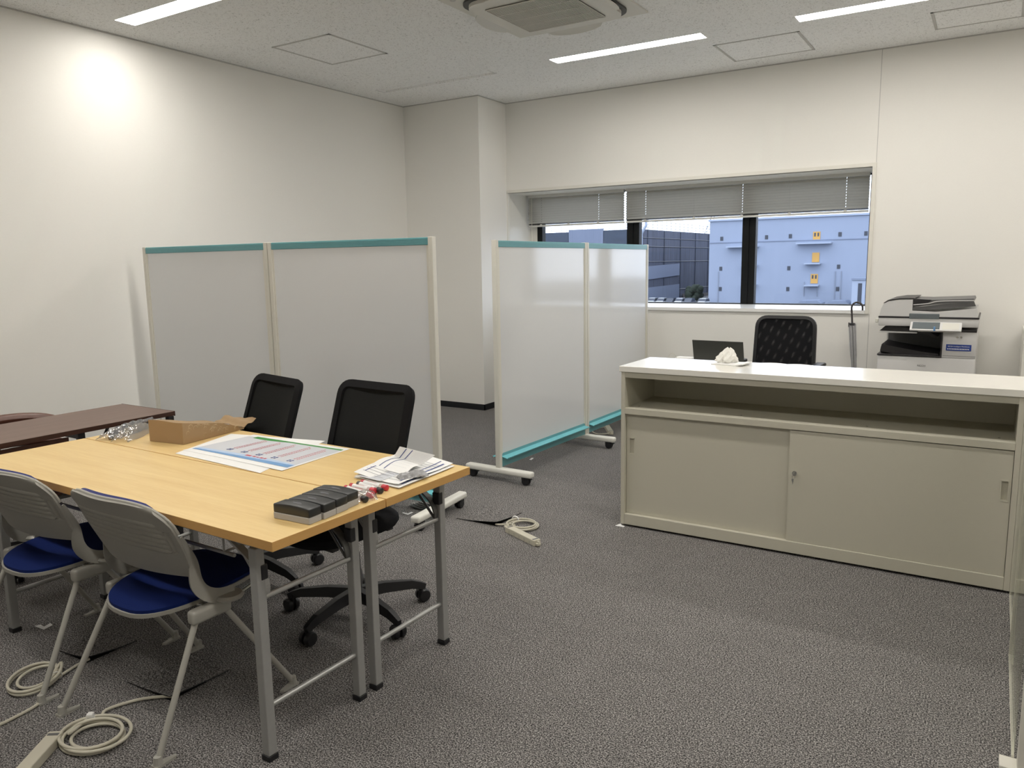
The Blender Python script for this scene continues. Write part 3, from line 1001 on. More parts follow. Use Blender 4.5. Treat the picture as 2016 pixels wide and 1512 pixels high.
# ================================================================== COUNTER CABINETS
def cabinet(label, loc):
    t = thing('sliding_door_cabinet', label, 'cabinet', loc, 0, 'steel cabinets under the white counter')
    W, D, Z = 1.80, .43, .853
    b = BM()
    box(b, 0, .022, 0, D, .012, Z, .002); box(b, W - .022, W, 0, D, .012, Z, .002)
    box(b, .022, W - .022, D - .01, D, .012, Z)
    box(b, .022, W - .022, 0.003, D, Z - .018, Z)
    box(b, .022, W - .022, .004, .02, Z - .03, Z - .018)
    box(b, .022, W - .022, .030, D - .01, .012, .05)
    obj('body', b, 'cab', t)
    b = BM(); box(b, .022, W - .022, 0.0, .03, .626, .659, .002); box(b, .022, W - .022, .03, D - .01, .646, .658)
    sh = obj('shelf', b, 'cab', t)
    b = BM()
    for x in (.07, .5, .62, 1.2, 1.72):
        lathe(b, [(.001, 0), (.005, 0), (.005, .0015), (.001, .0015)], (x, .08, .658), 10)
    obj('shelf_screws', b, 'chrome', sh)
    b = BM(); box(b, .022, W - .022, 0.0, .03, .012, .072, .003); obj('plinth', b, 'cab', t)
    b = BM(); box(b, .022, W - .022, .026, .034, .06, .626); 
    b.free()
    # left door, set back ; right door in front
    def door(x0, x1, y, hx, mir):
        b = BM(); 
        hs = (hx - .014, hx + .014, .405, .492)
        plate(b, x0, x1, .073, .622, [hs], lambda a, c, tt: Vector((a, y + tt, c)), .014)
        d = obj('sliding_door', b, 'cab', t)
        b = BM()
        box(b, hs[0], hs[1], y + .010, y + .0135, hs[2], hs[3])
        plate(b, hs[0] - .003, hs[1] + .003, hs[2] - .003, hs[3] + .003, [(hs[0] + .002, hs[1] - .002, hs[2] + .002, hs[3] - .002)], lambda a, c, tt: Vector((a, y - .0015 + tt, c)), .0114)
        obj('recessed_handle', b, 'cab', d)
        return d
    door(.024, .93, .024, .055, 1)
    d = door(.875, W - .024, .006, W - .047, -1)
    b = BM()
    lathe(b, [(.002, 0), (.011, 0), (.011, -.006), (.002, -.006)], (.903, .006, .414), 16, axis='Y')
    box(b, .897, .909, -.004, .0, .408, .420)
    obj('lock', b, 'chrome', d)
    return t
CY = 3.757
cabinet('beige steel sliding-door cabinet under the white counter, with key in its lock', (-1.664, CY, 0))
cabinet('beige steel cabinet at the right photo edge, seen through clear acrylic', (.1365, CY, 0))
# key hanging in the lock
b = BM()
box(b, -.004, .004, -.016, -.002, -.006, .006, .001)
for a in range(1):
    tube(b, [(math.cos(x) * .007, -.013, -.014 + math.sin(x) * .008) for x in [2 * PI * k / 12 for k in range(12)]], .0009, 6, closed=True)
prism(b, [(-.008, -.014, -.024), (.001, -.014, -.024), (.001, -.014, -.030), (-.002, -.014, -.052), (-.008, -.014, -.030)], (0, .002, 0))
o = obj('key', b, 'chrome'); o.location = (-1.664 + .903, CY - .003, .414)
tag(o, 'small steel key hanging from the cabinet lock', 'key')

b = BM(); box(b, 0, 3.64, 0, .437, .8535, .884, .002)
o = obj('counter_top', b, 'worktop'); o.location = (-1.6735, CY - .006, 0)
tag(o, 'long white laminate counter top across the steel cabinets', 'countertop')

# ================================================================== FOLDING TABLES
def ftable(label, loc, rz):
    t = thing('folding_table', label, 'table', loc, rz, 'light oak folding tables pushed together')
    L, W = 1.775, .449
    b = BM(); box(b, -L, 0, 0.001, W - .0005, .672, .700, .0012, 2)
    for f in b.faces:
        f.material_index = 0 if f.normal.z > .5 else 1
    obj('table_top', b, ['beech', 'beechedge'], t)
    b = BM()
    for y in (.05, W - .05):
        box(b, -L + .10, -.10, y - .012, y + .012, .650, .672)
    obj('under_rail', b, 'steel', t)
    b = BM()
    for y in (.10, W - .10, W / 2):
        tube(b, [(-L + .30, y, .57), (-.30, y, .57)], .006, 8)
    for x in (-.35, -.75, -1.02, -1.42):
        tube(b, [(x, .10, .572), (x, W - .10, .572)], .004, 6)
        tube(b, [(x, .10, .572), (x, .10, .655)], .004, 6); tube(b, [(x, W - .10, .572), (x, W - .10, .655)], .004, 6)
    obj('wire_shelf', b, 'steel', t)
    for e in (0, 1):
        X = -.118 if e == 0 else -L + .118
        sg = -1 if e == 0 else 1
        for y in (.0385, W - .0385):
            b = BM(); box(b, X - .0155, X + .0155, y - .0155, y + .0155, .018, .652, .003, 2)
            lg = obj('leg', b, 'steel', t)
            b = BM(); box(b, X - .0175, X + .0175, y - .0175, y + .0175, 0, .018, .002); obj('foot_cap', b, 'black', lg)
            yy = y + (.017 if y < W / 2 else -.017)
            s = 1 if y < W / 2 else -1
            b = BM(); box(b, X - sg * .0 - .014, X + .018, min(y - s * 0.0, yy + s * .006), max(y, yy + s * .006), .555, .600, .003); obj('latch', b, 'black', lg)
            b = BM()
            sweep(b, smoothpts([(X, yy + s * .004, .495), (X - .002 * sg, yy + s * .008, .53), (X + .03 * sg, yy + s * .008, .58), (X + .14 * sg, yy + s * .006, .645)], 5), rect(.006, .024), up=Vector((0, 1, 0)), fixed_up=True)
            tube(b, [(X, yy + s * .01, .50), (X + .13 * sg, yy + s * .01, .650)], .005, 8)
            obj('folding_stay', b, 'steeld' if s < 0 else 'steel', lg)
        b = BM(); tube(b, [(X, .05, .163), (X, W - .05, .163)], .0085, 12); obj('lower_bar', b, 'barsteel', t)
        b = BM(); tube(b, [(X, .056, .497), (X, W - .056, .497)], .0085, 12); obj('upper_bar', b, 'barsteel', t)
    return t
TX, TY, TR = -1.604, 1.333, -.0214
ftable('light oak folding table nearer the camera, grey plastic chairs tucked under it', (TX, TY, 0), TR)
ox, oy = -math.sin(TR) * .4515, math.cos(TR) * .4515
ftable('light oak folding table farther from the camera, beside the black mesh chairs', (TX + ox, TY + oy, 0), TR)

# brown desk
t = thing('folding_table', 'dark walnut narrow table at the left edge of the photo', 'table', (-3.722, 2.35, 0), 0)
b = BM(); box(b, -.228, .228, -1.8, 0, .698, .720, .001); obj('table_top', b, 'walnut', t)
b = BM(); box(b, -.230, .230, -.0005, .003, .696, .7205); box(b, .228, .2305, -1.8, 0, .699, .7195); obj('edge_band', b, 'darkwood', t)
b = BM(); box(b, .212, .222, -1.6, -.53, .45, .690); obj('modesty_panel', b, 'darkwood', t)
for y in (-.02, -1.78):
    for x in (-.215, .215):
        b = BM(); box(b, x - .014, x + .014, y - .016, y + .016, .0, .697, .003); obj('leg', b, 'black', t)
for y in (-.47, -1.33):
    b = BM(); box(b, .198, .222, y - .016, y + .016, .40, .697, .003); box(b, -.21, .21, y - .015, y + .015, .672, .697); obj('bracket', b, 'black', t)
b = BM(); tube(b, [(-.21, -.05, .695), (-.17, -.25, .40)], .008, 8); tube(b, [(.18, -.05, .66), (.20, -.14, .69)], .006, 8); obj('folding_stay', b, 'black', t)
b = BM(); tube(b, [(-.215, -.02, .2), (.215, -.02, .2)], .011, 8); tube(b, [(-.215, -1.78, .2), (.215, -1.78, .2)], .011, 8); obj('crossbar', b, 'black', t)

# ================================================================== OFFICE CHAIRS (black mesh)
def star_base(t, a0, R=.29, mat='black'):
    b = BM()
    lathe(b, [(.005, .058), (.032, .058), (.038, .085), (.032, .115), (.026, .122), (.024, .27), (.014, .272), (.014, .41), (.005, .41)], (0, 0, 0), 20)
    obj('gas_column', b, mat, t, True)
    for k in range(5):
        a = a0 + 2 * PI * k / 5
        d = Vector((math.cos(a), math.sin(a), 0))
        b = BM()
        pts = [d * .02 + Vector((0, 0, .098)), d * .12 + Vector((0, 0, .098)), d * .24 + Vector((0, 0, .085)), d * (R - .01) + Vector((0, 0, .072)), d * (R + .01) + Vector((0, 0, .064))]
        sweep(b, pts, [(-.019, -.020), (.019, -.020), (.013, .020), (-.013, .020)], scale=[1.15, 1.05, .85, .72, .60], fixed_up=True)
        L = obj('base_leg', b, mat, t)
        b = BM()
        r = .028
        c = d * R
        pr = [(.004, -.026), (r * .85, -.026), (r, -.020), (r, -.006), (.010, -.005), (.010, .005), (r, .006), (r, .020), (r * .85, .026), (.004, .026)]
        tmp = BM(); lathe(tmp, pr, (0, 0, 0), 18, axis='X')
        box(tmp, -.005, .005, -.01, .02, -.005, r + .016)
        ca = a + PI / 2 + random.uniform(-.6, .6)
        bmesh.ops.transform(tmp, matrix=Matrix.Translation((c.x, c.y, r + .0005)) @ Matrix.Rotation(ca, 4, 'Z'), verts=tmp.verts)
        b.free()
        obj('caster', tmp, mat, L, True)

def rounded_outline(w0, w1, h, r, n=6):
    """closed outline of a back: bottom width w0, top width w1, height h; returns (s,z)"""
    pts = []
    cor = [(-w0 / 2, 0, 1), (w0 / 2, 0, 1), (w1 / 2, h, 1), (-w1 / 2, h, 1)]
    m = len(cor)
    for i in range(m):
        p = Vector(cor[i][:2]); a = Vector(cor[i - 1][:2]); c = Vector(cor[(i + 1) % m][:2])
        d1 = (a - p).normalized(); d2 = (c - p).normalized()
        for k in range(n + 1):
            tt = k / n
            p0 = p + d1 * r; p2 = p + d2 * r
            pts.append((1 - tt) ** 2 * p0 + 2 * tt * (1 - tt) * p + tt * tt * p2)
    return pts

def mesh_chair(label, loc, rz, a0, cat='chair', group='black mesh office chairs', arms=False, ztop=.934, w1=.40, w0=.405, r=.042, open_mesh=False, lean=.11, depth=.03, yb=.065, ys=-.36):
    """faces -y in its own frame, back at +y"""
    t = thing('office_chair', label, cat, loc, rz, group)
    star_base(t, a0 - rz)
    b = BM()
    n_, m_ = 48, 6
    def P(k, r, z, e_=.55):
        a_ = 2 * PI * k / n_
        c_, q_ = math.cos(a_), math.sin(a_)
        return Vector(((abs(c_) ** e_) * (1 if c_ > 0 else -1) * .24 * r, ys + .235 + (abs(q_) ** e_) * (1 if q_ > 0 else -1) * .235 * r, z))
    rings = [[b.verts.new(P(k, r, z)) for k in range(n_)] for (r, z) in ((.3, .476), (.7, .475), (.92, .468), (.99, .452), (1.0, .435), (.96, .418), (.6, .41))]
    for j in range(len(rings) - 1):
        for k in range(n_):
            q = (k + 1) % n_
            b.faces.new((rings[j][k], rings[j + 1][k], rings[j + 1][q], rings[j][q]))
    b.faces.new(rings[0]); b.faces.new(rings[-1][::-1])
    obj('seat', b, 'blackfab', t, True)
    b = BM(); box(b, -.10, .10, -.12, .14, .375, .425, .01); box(b, -.20, .20, ys + .08, ys + .11, .40, .42); box(b, -.20, .20, ys + .36, ys + .39, .40, .42); obj('seat_mechanism', b, 'black', t)
    z0 = .52
    hh = ztop - z0
    def bk(s, z):
        q = z / hh
        return Vector((s, yb + lean * q + .02 * q * q - depth * (abs(s) / (w1 / 2)) ** 2 + .0, z0 + z))
    out = rounded_outline(w0, w1, hh, r)
    b = BM(); sweep(b, [bk(p[0], p[1]) for p in out], rect(.022, .024) if open_mesh else rect(.036, .018), closed=True)
    fr = obj('back_frame', b, 'black' if open_mesh else 'blackfab', t, True)
    def inner(u, v, off=0):
        z = .006 + v * (hh - .012)
        ww = (w0 + (w1 - w0) * v) / 2 - .006
        # round the corners
        ez = min(z, hh - z)
        cut = r - math.sqrt(max(0, r * r - (r - ez) ** 2)) if ez < r else 0
        s = (u * 2 - 1) * (ww - cut * .9)
        p = bk(s, z); p.y += off
        return p
    if open_mesh:
        lo = .105 / hh
        b = BM(); sheet(b, lambda u, v: inner(u, v * lo), 12, 4, .012); obj('lumbar_band', b, 'blackfab', t, True)
        m1 = mesh_cloth('chair_mesh_front', (.01, .01, .012), .0040, 0.0, -.72)
        m2 = mesh_cloth('chair_mesh_rear', (.01, .01, .012), .00425, .03, -.72)
        b = BM(); sheet(b, lambda u, v: inner(u, lo + v * (1 - lo)), 20, 16, .0006); obj('back_mesh', b, m1, t, True)
        b = BM(); sheet(b, lambda u, v: inner(u, lo + v * (1 - lo), .014 + .010 * u), 20, 16, .0006); obj('back_mesh', b, m2, t, True)
    else:
        mm = MT.get('cmesh')
        if not mm:
            mm = MT['cmesh'] = noise_mat('dense_black_mesh_cloth', (.013, .014, .014), .8, spec=.2, scale=160, amt=.5, bump=.2, stretch=(6, 6, 1))
        b = BM(); sheet(b, lambda u, v: inner(u, v, -.004), 20, 20, .004); obj('back_mesh', b, mm, t, True)
    b = BM()
    sweep(b, smoothpts([(0, .0, .395), (0, yb + .03, .40), (0, yb + .075, .46), (0, yb + .07, .60), (0, yb + .10, .72)], 5), rect(.07, .02), up=Vector((1, 0, 0)))
    obj('back_support', b, 'black', t, True)
    if arms:
        for s in (-1, 1):
            b = BM()
            sweep(b, smoothpts([(s * .20, 0, .41), (s * .27, 0, .42), (s * .285, .0, .50), (s * .285, .0, .665)], 5), rect(.035, .02), up=Vector((0, 1, 0)), fixed_up=False)
            box(b, s * .285 - .035, s * .285 + .035, -.14, .12, .665, .690, .01, 3)
            obj('armrest', b, 'black', t, True)
    return t
mesh_chair('black mesh-back office chair at the oak table, right one, wider in view', (-2.163, 2.212, 0), math.radians(-4), math.radians(58))
mesh_chair('black mesh-back office chair at the oak table, left one, nearer the paper bag', (-2.835, 2.262, 0), math.radians(-12.5), math.radians(66), ztop=.912)

# ================================================================== STACKING CHAIRS (grey shell, blue pads)
def nest_chair(label, loc, rz):
    t = thing('stacking_chair', label, 'chair', loc, rz, 'grey plastic chairs with blue pads')
    def bw(v):  # half width
        return .222 + .026 * math.sin(PI * min(1, v * .9)) 
    def back(u, v, ribs=True, inset=0.0, off=0.0):
        s = u * 2 - 1
        hw = bw(v) - inset
        # rounded top corners
        top = max(0, (v - .72) / .28)
        hw2 = hw * (1 - .12 * top ** 4)
        x = s * hw2 - .022
        z = .500 + v * (.255 - inset * .6) - .022 * abs(s) ** 4 * top
        y = -.085 - .095 * v - .015 * v * v + .040 * s * s
        y += off
        if ribs:
            for k in range(6):
                c = .40 + k * .072
                if abs(s) < .78 - .03 * k * 0 + .0:
                    d = (v + .07 * s * s - c) / .020
                    if abs(d) < 1:
                        y -= .0055 * (1 - abs(d) ** 1.5)
            for c in (-.90, -.84, .84, .90):
                d = (s - c) / .022
                if abs(d) < 1 and .34 < v < .66:
                    y += .006 * (1 - d * d)
        return Vector((x, y, z))
    b = BM(); sheet(b, lambda u, v: back(u, v), 72, 110, -.009); sh = obj('back_shell', b, 'shell', t, True, 60)
    b = BM(); sheet(b, lambda u, v: back(.08 + u * .84, .08 + v * .915, False, .0, .003), 16, 16, .018); obj('back_pad', b, 'navy', t, True)
    b = BM()
    sweep(b, [back(0, v, False) + Vector((0, .004, 0)) for v in (.6, .7, .8, .88, .95)] + [back(i / 24, 1.0, False) + Vector((0, .004, .001)) for i in range(25)] + [back(1, v, False) + Vector((0, .004, 0)) for v in (.95, .88, .8, .7, .6)], circ(.005, 8)); obj('top_rim', b, 'shellc', sh, True)
    for s in (-1, 1):
        b = BM()
        ue = .5 + s * .5
        ed = [back(ue, v, False) + Vector((-s * .004, .008, 0)) for v in (.55, .35, .15)]
        p = smoothpts(ed + [Vector((s * .226 - .010, -.052, .478)), Vector((s * .228 - .003, -.030, .440)), Vector((s * .236, .01, .420)), Vector((s * .244, .06, .416))], 6)
        sweep(b, p, [(-.004, -.020), (.006, -.023), (.008, .0), (.006, .023), (-.004, .020), (-.006, 0)], up=Vector((0, 1, .2)), scale=[.22 + .78 * min(1, i / 18) for i in range(len(p))])
        obj('side_arm', b, 'shell', t, True)
        b = BM()
        box(b, s * .217 + .012 - .018, s * .217 + .012 + .018, -.092, .050, .360, .405, .011, 3)
        lathe(b, [(.004, .404), (.040, .404), (.047, .412), (.040, .420), (.004, .422)], (s * .245, .040, 0), 24)
        hb = obj('leg_hub', b, 'shellc', t, True)
        for (yt, yb) in ((-.070, -.252), (.030, .262)):
            b = BM(); tube(b, [(s * .217 + .012, yt, .374), (s * .257, yb, .012)], .0098, 12)
            lg = obj('leg', b, 'shellc', t, True)
            b = BM()
            d = 1 if yb < 0 else -1
            prism(b, [(s * .257 - .014, yb - d * .014, 0), (s * .257 + .014, yb - d * .014, 0), (s * .257 + .011, yb + d * .052, 0), (s * .257 - .0, yb + d * .060, 0), (s * .257 - .011, yb + d * .02, 0)], (0, 0, .008))
            lathe(b, [(.004, .004), (.014, .006), (.0115, .032), (.004, .034)], (s * .257, yb + d * .001, 0), 12)
            obj('foot', b, 'shellc', lg)
    b = BM(); tube(b, [(-.225, .0, .378), (.225, .0, .378)], .008, 10); tube(b, [(-.22, .03, .376), (-.17, .22, .384)], .007, 8); tube(b, [(.22, .03, .376), (.17, .22, .384)], .007, 8)
    obj('seat_frame', b, 'chrome', t, True)
    def seat_mesh(b, inset, ztop, th, dome):
        n, m = 48, 8
        def P(k, r):
            a = 2 * PI * k / n
            c, sn = math.cos(a), math.sin(a)
            e = 2 / 3.0
            x = (abs(c) ** e) * (1 if c > 0 else -1) * (.192 - inset)
            y = (abs(sn) ** e) * (1 if sn > 0 else -1) * (.228 - inset)
            if y < 0:
                x *= 1 - .16 * (y / .24) ** 2
            x *= r; y *= r
            return Vector((x, .055 + y, ztop + .018 * (x / .208) ** 2 + .012 * (y / .24) - dome * r ** 5))
        top = [[b.verts.new(P(k, (j + 1) / m)) for k in range(n)] for j in range(m)]
        bot = [b.verts.new(P(k, 1) - Vector((0, 0, th))) for k in range(n)]
        ct = b.verts.new(P(0, 0)); cb = b.verts.new(P(0, 0) - Vector((0, 0, th + dome)))
        for k in range(n):
            q = (k + 1) % n
            b.faces.new((ct, top[0][k], top[0][q]))
            for j in range(m - 1):
                b.faces.new((top[j][k], top[j + 1][k], top[j + 1][q], top[j][q]))
            b.faces.new((top[-1][k], bot[k], bot[q], top[-1][q]))
            b.faces.new((bot[k], cb, bot[q]))
    b = BM(); seat_mesh(b, 0, .398, .012, 0); obj('seat_shell', b, 'shell', t, True)
    b = BM(); seat_mesh(b, .006, .420, .012, .012); obj('seat_pad', b, 'blue', t, True)
    return t
nest_chair('grey plastic chair with blue seat, right one tucked under the oak table', (-2.232, 1.432, 0), 0)
nest_chair('grey plastic chair with blue seat, left one cut by the photo edge', (-2.882, 1.425, 0), .03)

# brown leather chair behind the walnut table
t = thing('office_chair', 'reddish brown leather chair behind the walnut table', 'chair', (-3.98, 1.87, 0), 0)
star_base(t, math.radians(-45))
b = BM()
def bseat(u, v):
    return Vector((-.22 + u * .46, (v - .5) * .50, .46 - .03 * max(abs(u * 2 - 1), abs(v * 2 - 1)) ** 5))
sheet(b, bseat, 14, 14, .08); obj('seat', b, 'leather', t, True)
b = BM()
for k in range(4):
    z = .655 - k * .06
    pts = [(-.24 - .05 * (1 - s * s) - .03 + .012 * k, s * .27 + .03, z + .032 * (1 - s * s) - .008) for s in [-1 + 2 * i / 20 for i in range(21)]]
    sweep(b, pts, circ(.03, 10, .026), scale=[.35 + .65 * (1 - abs(-1 + 2 * i / 20) ** 6) for i in range(21)], fixed_up=True)
obj('backrest', b, 'leather', t, True)
b = BM(); sweep(b, [(-.05, 0, .40), (-.30, 0, .42), (-.34, 0, .60)], rect(.06, .02), up=Vector((0, 1, 0))); obj('back_support', b, 'black', t)

# ================================================================== ITEMS ON THE OAK TABLES
TT = .7003
def eraser(x, y, rz, label):
    t = thing('whiteboard_eraser', label, 'eraser', (x, y, TT), rz, 'whiteboard erasers in a row')
    b = BM(); box(b, -.070, .070, -.026, .026, 0, .020, .002); obj('felt_base', b, 'felt', t)
    b = BM()
    def topf(u, v):
        s, q = u * 2 - 1, v * 2 - 1
        return Vector((s * .0690, q * .0235, .0505 - .005 * s * s - .001 * q * q))
    vs = box(b, -.0705, .0705, -.0255, .0255, .019, .0500, .0035, 3)
    bmesh.ops.subdivide_edges(b, edges=[e for e in b.edges if abs(e.verts[0].co.x - e.verts[1].co.x) > .1], cuts=12, use_grid_fill=True)
    for v in b.verts:
        if v.co.z > .03:
            v.co.z -= .005 * (v.co.x / .0705) ** 2
    cap = obj('grip_cap', b, 'charcoal', t, True, 50)
    b = BM(); strokes(b, topf, [(.42, .66, .40, .46), (.36, .60, .54, .57)], .0003); obj('printed_logo', b, 'ink', cap)
    return t
# four erasers stepping back along the near table edge
eb = [(-1.690, 1.505), (-1.688, 1.561), (-1.692, 1.616), (-1.700, 1.671)]
el = ['black and grey whiteboard eraser, first of four, nearest the table corner', 'black and grey whiteboard eraser, second from the table corner',
      'black and grey whiteboard eraser, third from the table corner', 'black and grey whiteboard eraser, fourth, touching the markers']
for (x, y), l in zip(eb, el):
    eraser(x, y, math.radians(3), l)

def marker(p, q, label, capmat, endmat, z=.0105):
    p = Vector((*p, 0)); q = Vector((*q, 0))
    d = (q - p)
    L = d.length
    rz = math.atan2(d.y, d.x)
    t = thing('marker_pen', label, 'marker pen', (p.x, p.y, TT + z), rz, 'whiteboard markers wrapped in film')
    b = BM(); lathe(b, [(.002, 0), (.0065, .001), (.0088, .006), (.0088, L - .035), (.0088, L - .034)], (0, 0, 0), 14, axis='X')
    bd = obj('barrel', b, 'paper', t, True)
    b = BM()
    for a in range(5):
        an = a * 2 * PI / 5 + .5
        y, zz = .0088 * math.cos(an), .0088 * math.sin(an)
        tube(b, [(.03, y, zz), (L - .05, y, zz)], .0006, 4)
    obj('printed_text', b, 'inkred' if capmat == 'red' else 'ink', bd)
    b = BM(); lathe(b, [(.0089, L - .022), (.0098, L - .021), (.0098, L - .002), (.007, L), (.002, L)], (0, 0, 0), 14, axis='X'); obj('cap', b, capmat, t, True)
    b = BM(); lathe(b, [(.0092, .002), (.0092, .014), (.0089, .015)], (0, 0, 0), 14, axis='X'); obj('end_plug', b, endmat, t)
def onT(px, py, z=.7):
    d = _f + _r * ((px - 1008) / 1517.64) - _u * ((py - 756) / 1517.64)
    k = (z - 1.4273) / d.z
    return (d.x * k, d.y * k)
mk = [((672, 990), (703, 990), 'red', 'red', 'red-capped marker lying against the last eraser'),
      ((676, 974), (722, 990), 'charcoal', 'charcoal', 'black-capped marker beside the red one at the erasers'),
      ((680, 966), (734, 982), 'red', 'red', 'red-capped marker in the middle of the first bundle'),
      ((690, 962), (740, 973), 'red', 'red', 'red-capped marker at the back of the first bundle'),
      ((705, 958), (752, 973), 'charcoal', 'charcoal', 'black-capped marker in the bundle by the papers'),
      ((712, 955), (763, 967), 'red', 'red', 'red-capped marker nearest the stack of papers')]
for a, c, cm, em, lb in mk:
    marker(onT(*a), onT(*c), lb, cm, em)
b = BM()
def film(x0, y0, x1, y1, wd, h, bm):
    d = Vector((x1 - x0, y1 - y0, 0)); L = d.length; d.normalize(); n = Vector((-d.y, d.x, 0))
    rnd = random.Random(3)
    def f(u, v):
        s = v * 2 - 1
        return Vector((x0, y0, 0)) + d * (u * L) + n * (s * wd) + Vector((0, 0, TT + .001 + h * (1 - abs(s) ** 3) * (1 - abs(2 * u - 1) ** 6) + .002 * math.sin(u * 23 + v * 7) * (1 - abs(s))))
    sheet(bm, f, 30, 12, .0004)
p, q = onT(682, 978), onT(738, 984)
b = BM(); film(*onT(672, 985), *onT(742, 978), .038, .022, b)
o = obj('plastic_wrapper', b, 'film', smooth=True); tag(o, 'clear plastic film over the markers next to the erasers', 'wrapper')

# stack of papers at the right end
pc = [onT(697, 941), onT(785, 963), onT(893, 919), onT(800, 890)]
def quad(c, z, curl=None):
    A, B_, C_, D_ = [Vector((*p, 0)) for p in c]
    def f(u, v):
        p = (A * (1 - u) + B_ * u) * (1 - v) + (D_ * (1 - u) + C_ * u) * v
        p.z = z + (curl(u, v) if curl else 0)
        return p
    return f
pap = [('bottom sheet of the paper stack at the table end', 0.0, (0, 0)), ('middle printed sheet in the paper stack', .004, (.008, -.006)), ('top printed sheet of the stack under the folded form', .009, (-.006, .006))]
for lab, dz, (sx, sy) in pap:
    c = [(p[0] + sx, p[1] + sy) for p in pc]
    f = quad(c, TT + .001 + dz, (lambda u, v, dz=dz: .010 * (dz / .009) * (math.sin(u * 5 + 1) * .4 + .6) * (1 - v) * (.3 + .7 * abs(2 * u - 1)) + .002 * dz / .009 * math.sin(v * 7)))
    b = BM(); sheet(b, f, 20, 14, .0006)
    o = obj('printed_sheet', b, 'paper', smooth=True); tag(o, lab, 'paper', 'sheets in the paper stack')
    if dz > .003:
        b = BM()
        rs = [(.08, .92, y, y + .008) for y in [.1 + .065 * k for k in range(12)]]
        strokes(b, f, rs, .0006); obj('printed_lines', b, 'ink', o)
        b = BM(); strokes(b, f, [(.90, .93, .1, .9), (.80, .82, .35, .95), (.12, .14, .1, .6)], .0009); obj('printed_rules', b, 'inkblue', o)
# grey tinted sheet lying on the stack
c = [onT(706, 938, .712), onT(748, 948, .712), onT(800, 930, .712), onT(755, 908, .712)]
f = quad(c, TT + .0135)
b = BM(); sheet(b, f, 8, 8, .0005); o = obj('grey_form', b, 'paperg', smooth=True); tag(o, 'grey tinted form lying on top of the paper stack', 'paper')
b = BM(); strokes(b, f, [(.1, .9, y, y + .012) for y in (.2, .4, .6, .8)] + [(.3, .31, .1, .9), (.6, .61, .1, .9)], .0006); obj('printed_grid', b, 'ink', o)
# folded form standing up at the fold
P1, P2 = Vector((*onT(728, 917, .716), .716)), Vector((*onT(797, 935, .716), .716))
P3, P4 = Vector((*onT(829, 917, .716), .718)), Vector((*onT(776, 900, .716), .720))
def upz(px, py, base, h):
    # point above base height h at pixel
    d = _f + _r * ((px - 1008) / 1517.64) - _u * ((py - 756) / 1517.64)
    k = (h - 1.4273) / d.z
    return Vector((d.x * k, d.y * k, h))
P5, P6 = upz(787, 879, 0, .765), upz(857, 896, 0, .760)
def ff(u, v):
    if v < .5:
        q = v * 2
        p = (P1 * (1 - u) + P2 * u) * (1 - q) + (P4 * (1 - u) + P3 * u) * q
        p.z += .010 * math.sin(PI * q)
    else:
        q = v * 2 - 1
        p = (P4 * (1 - u) + P3 * u) * (1 - q) + (P5 * (1 - u) + P6 * u) * q
    return p
b = BM(); sheet(b, ff, 12, 24, .0005); o = obj('folded_form', b, 'paper', smooth=True, ang=80); tag(o, 'folded white form with navy stripes standing on the papers', 'paper')
b = BM(); strokes(b, ff, [(.20, .225, .05, .97), (.38, .405, .02, .97)], .0009); obj('navy_stripes', b, 'inkblue', o)
b = BM(); strokes(b, ff, [(.5, .92, y, y + .006) for y in (.60, .66, .72, .78, .84, .90)] + [(.45, .9, y, y + .005) for y in (.15, .25, .35)], .0009); obj('faint_lines', b, 'paperg', o)
x, y = onT(812, 935, .72)
b = BM(); 
def pk(u, v):
    s, q = u * 2 - 1, v * 2 - 1
    return Vector((s * .052, q * .022, .016 * (1 - abs(q) ** 3) * (1 - abs(s) ** 8) + .0015 * math.sin(s * 17 + q * 5)))
sheet(b, pk, 20, 10, .0012)
o = obj('wrapped_packet', b, 'greyfilm', smooth=True); o.location = (x, y, TT + .0155); o.rotation_euler = (0, 0, math.radians(62))
tag(o, 'small packet in crinkled grey wrap on the folded form', 'packet')

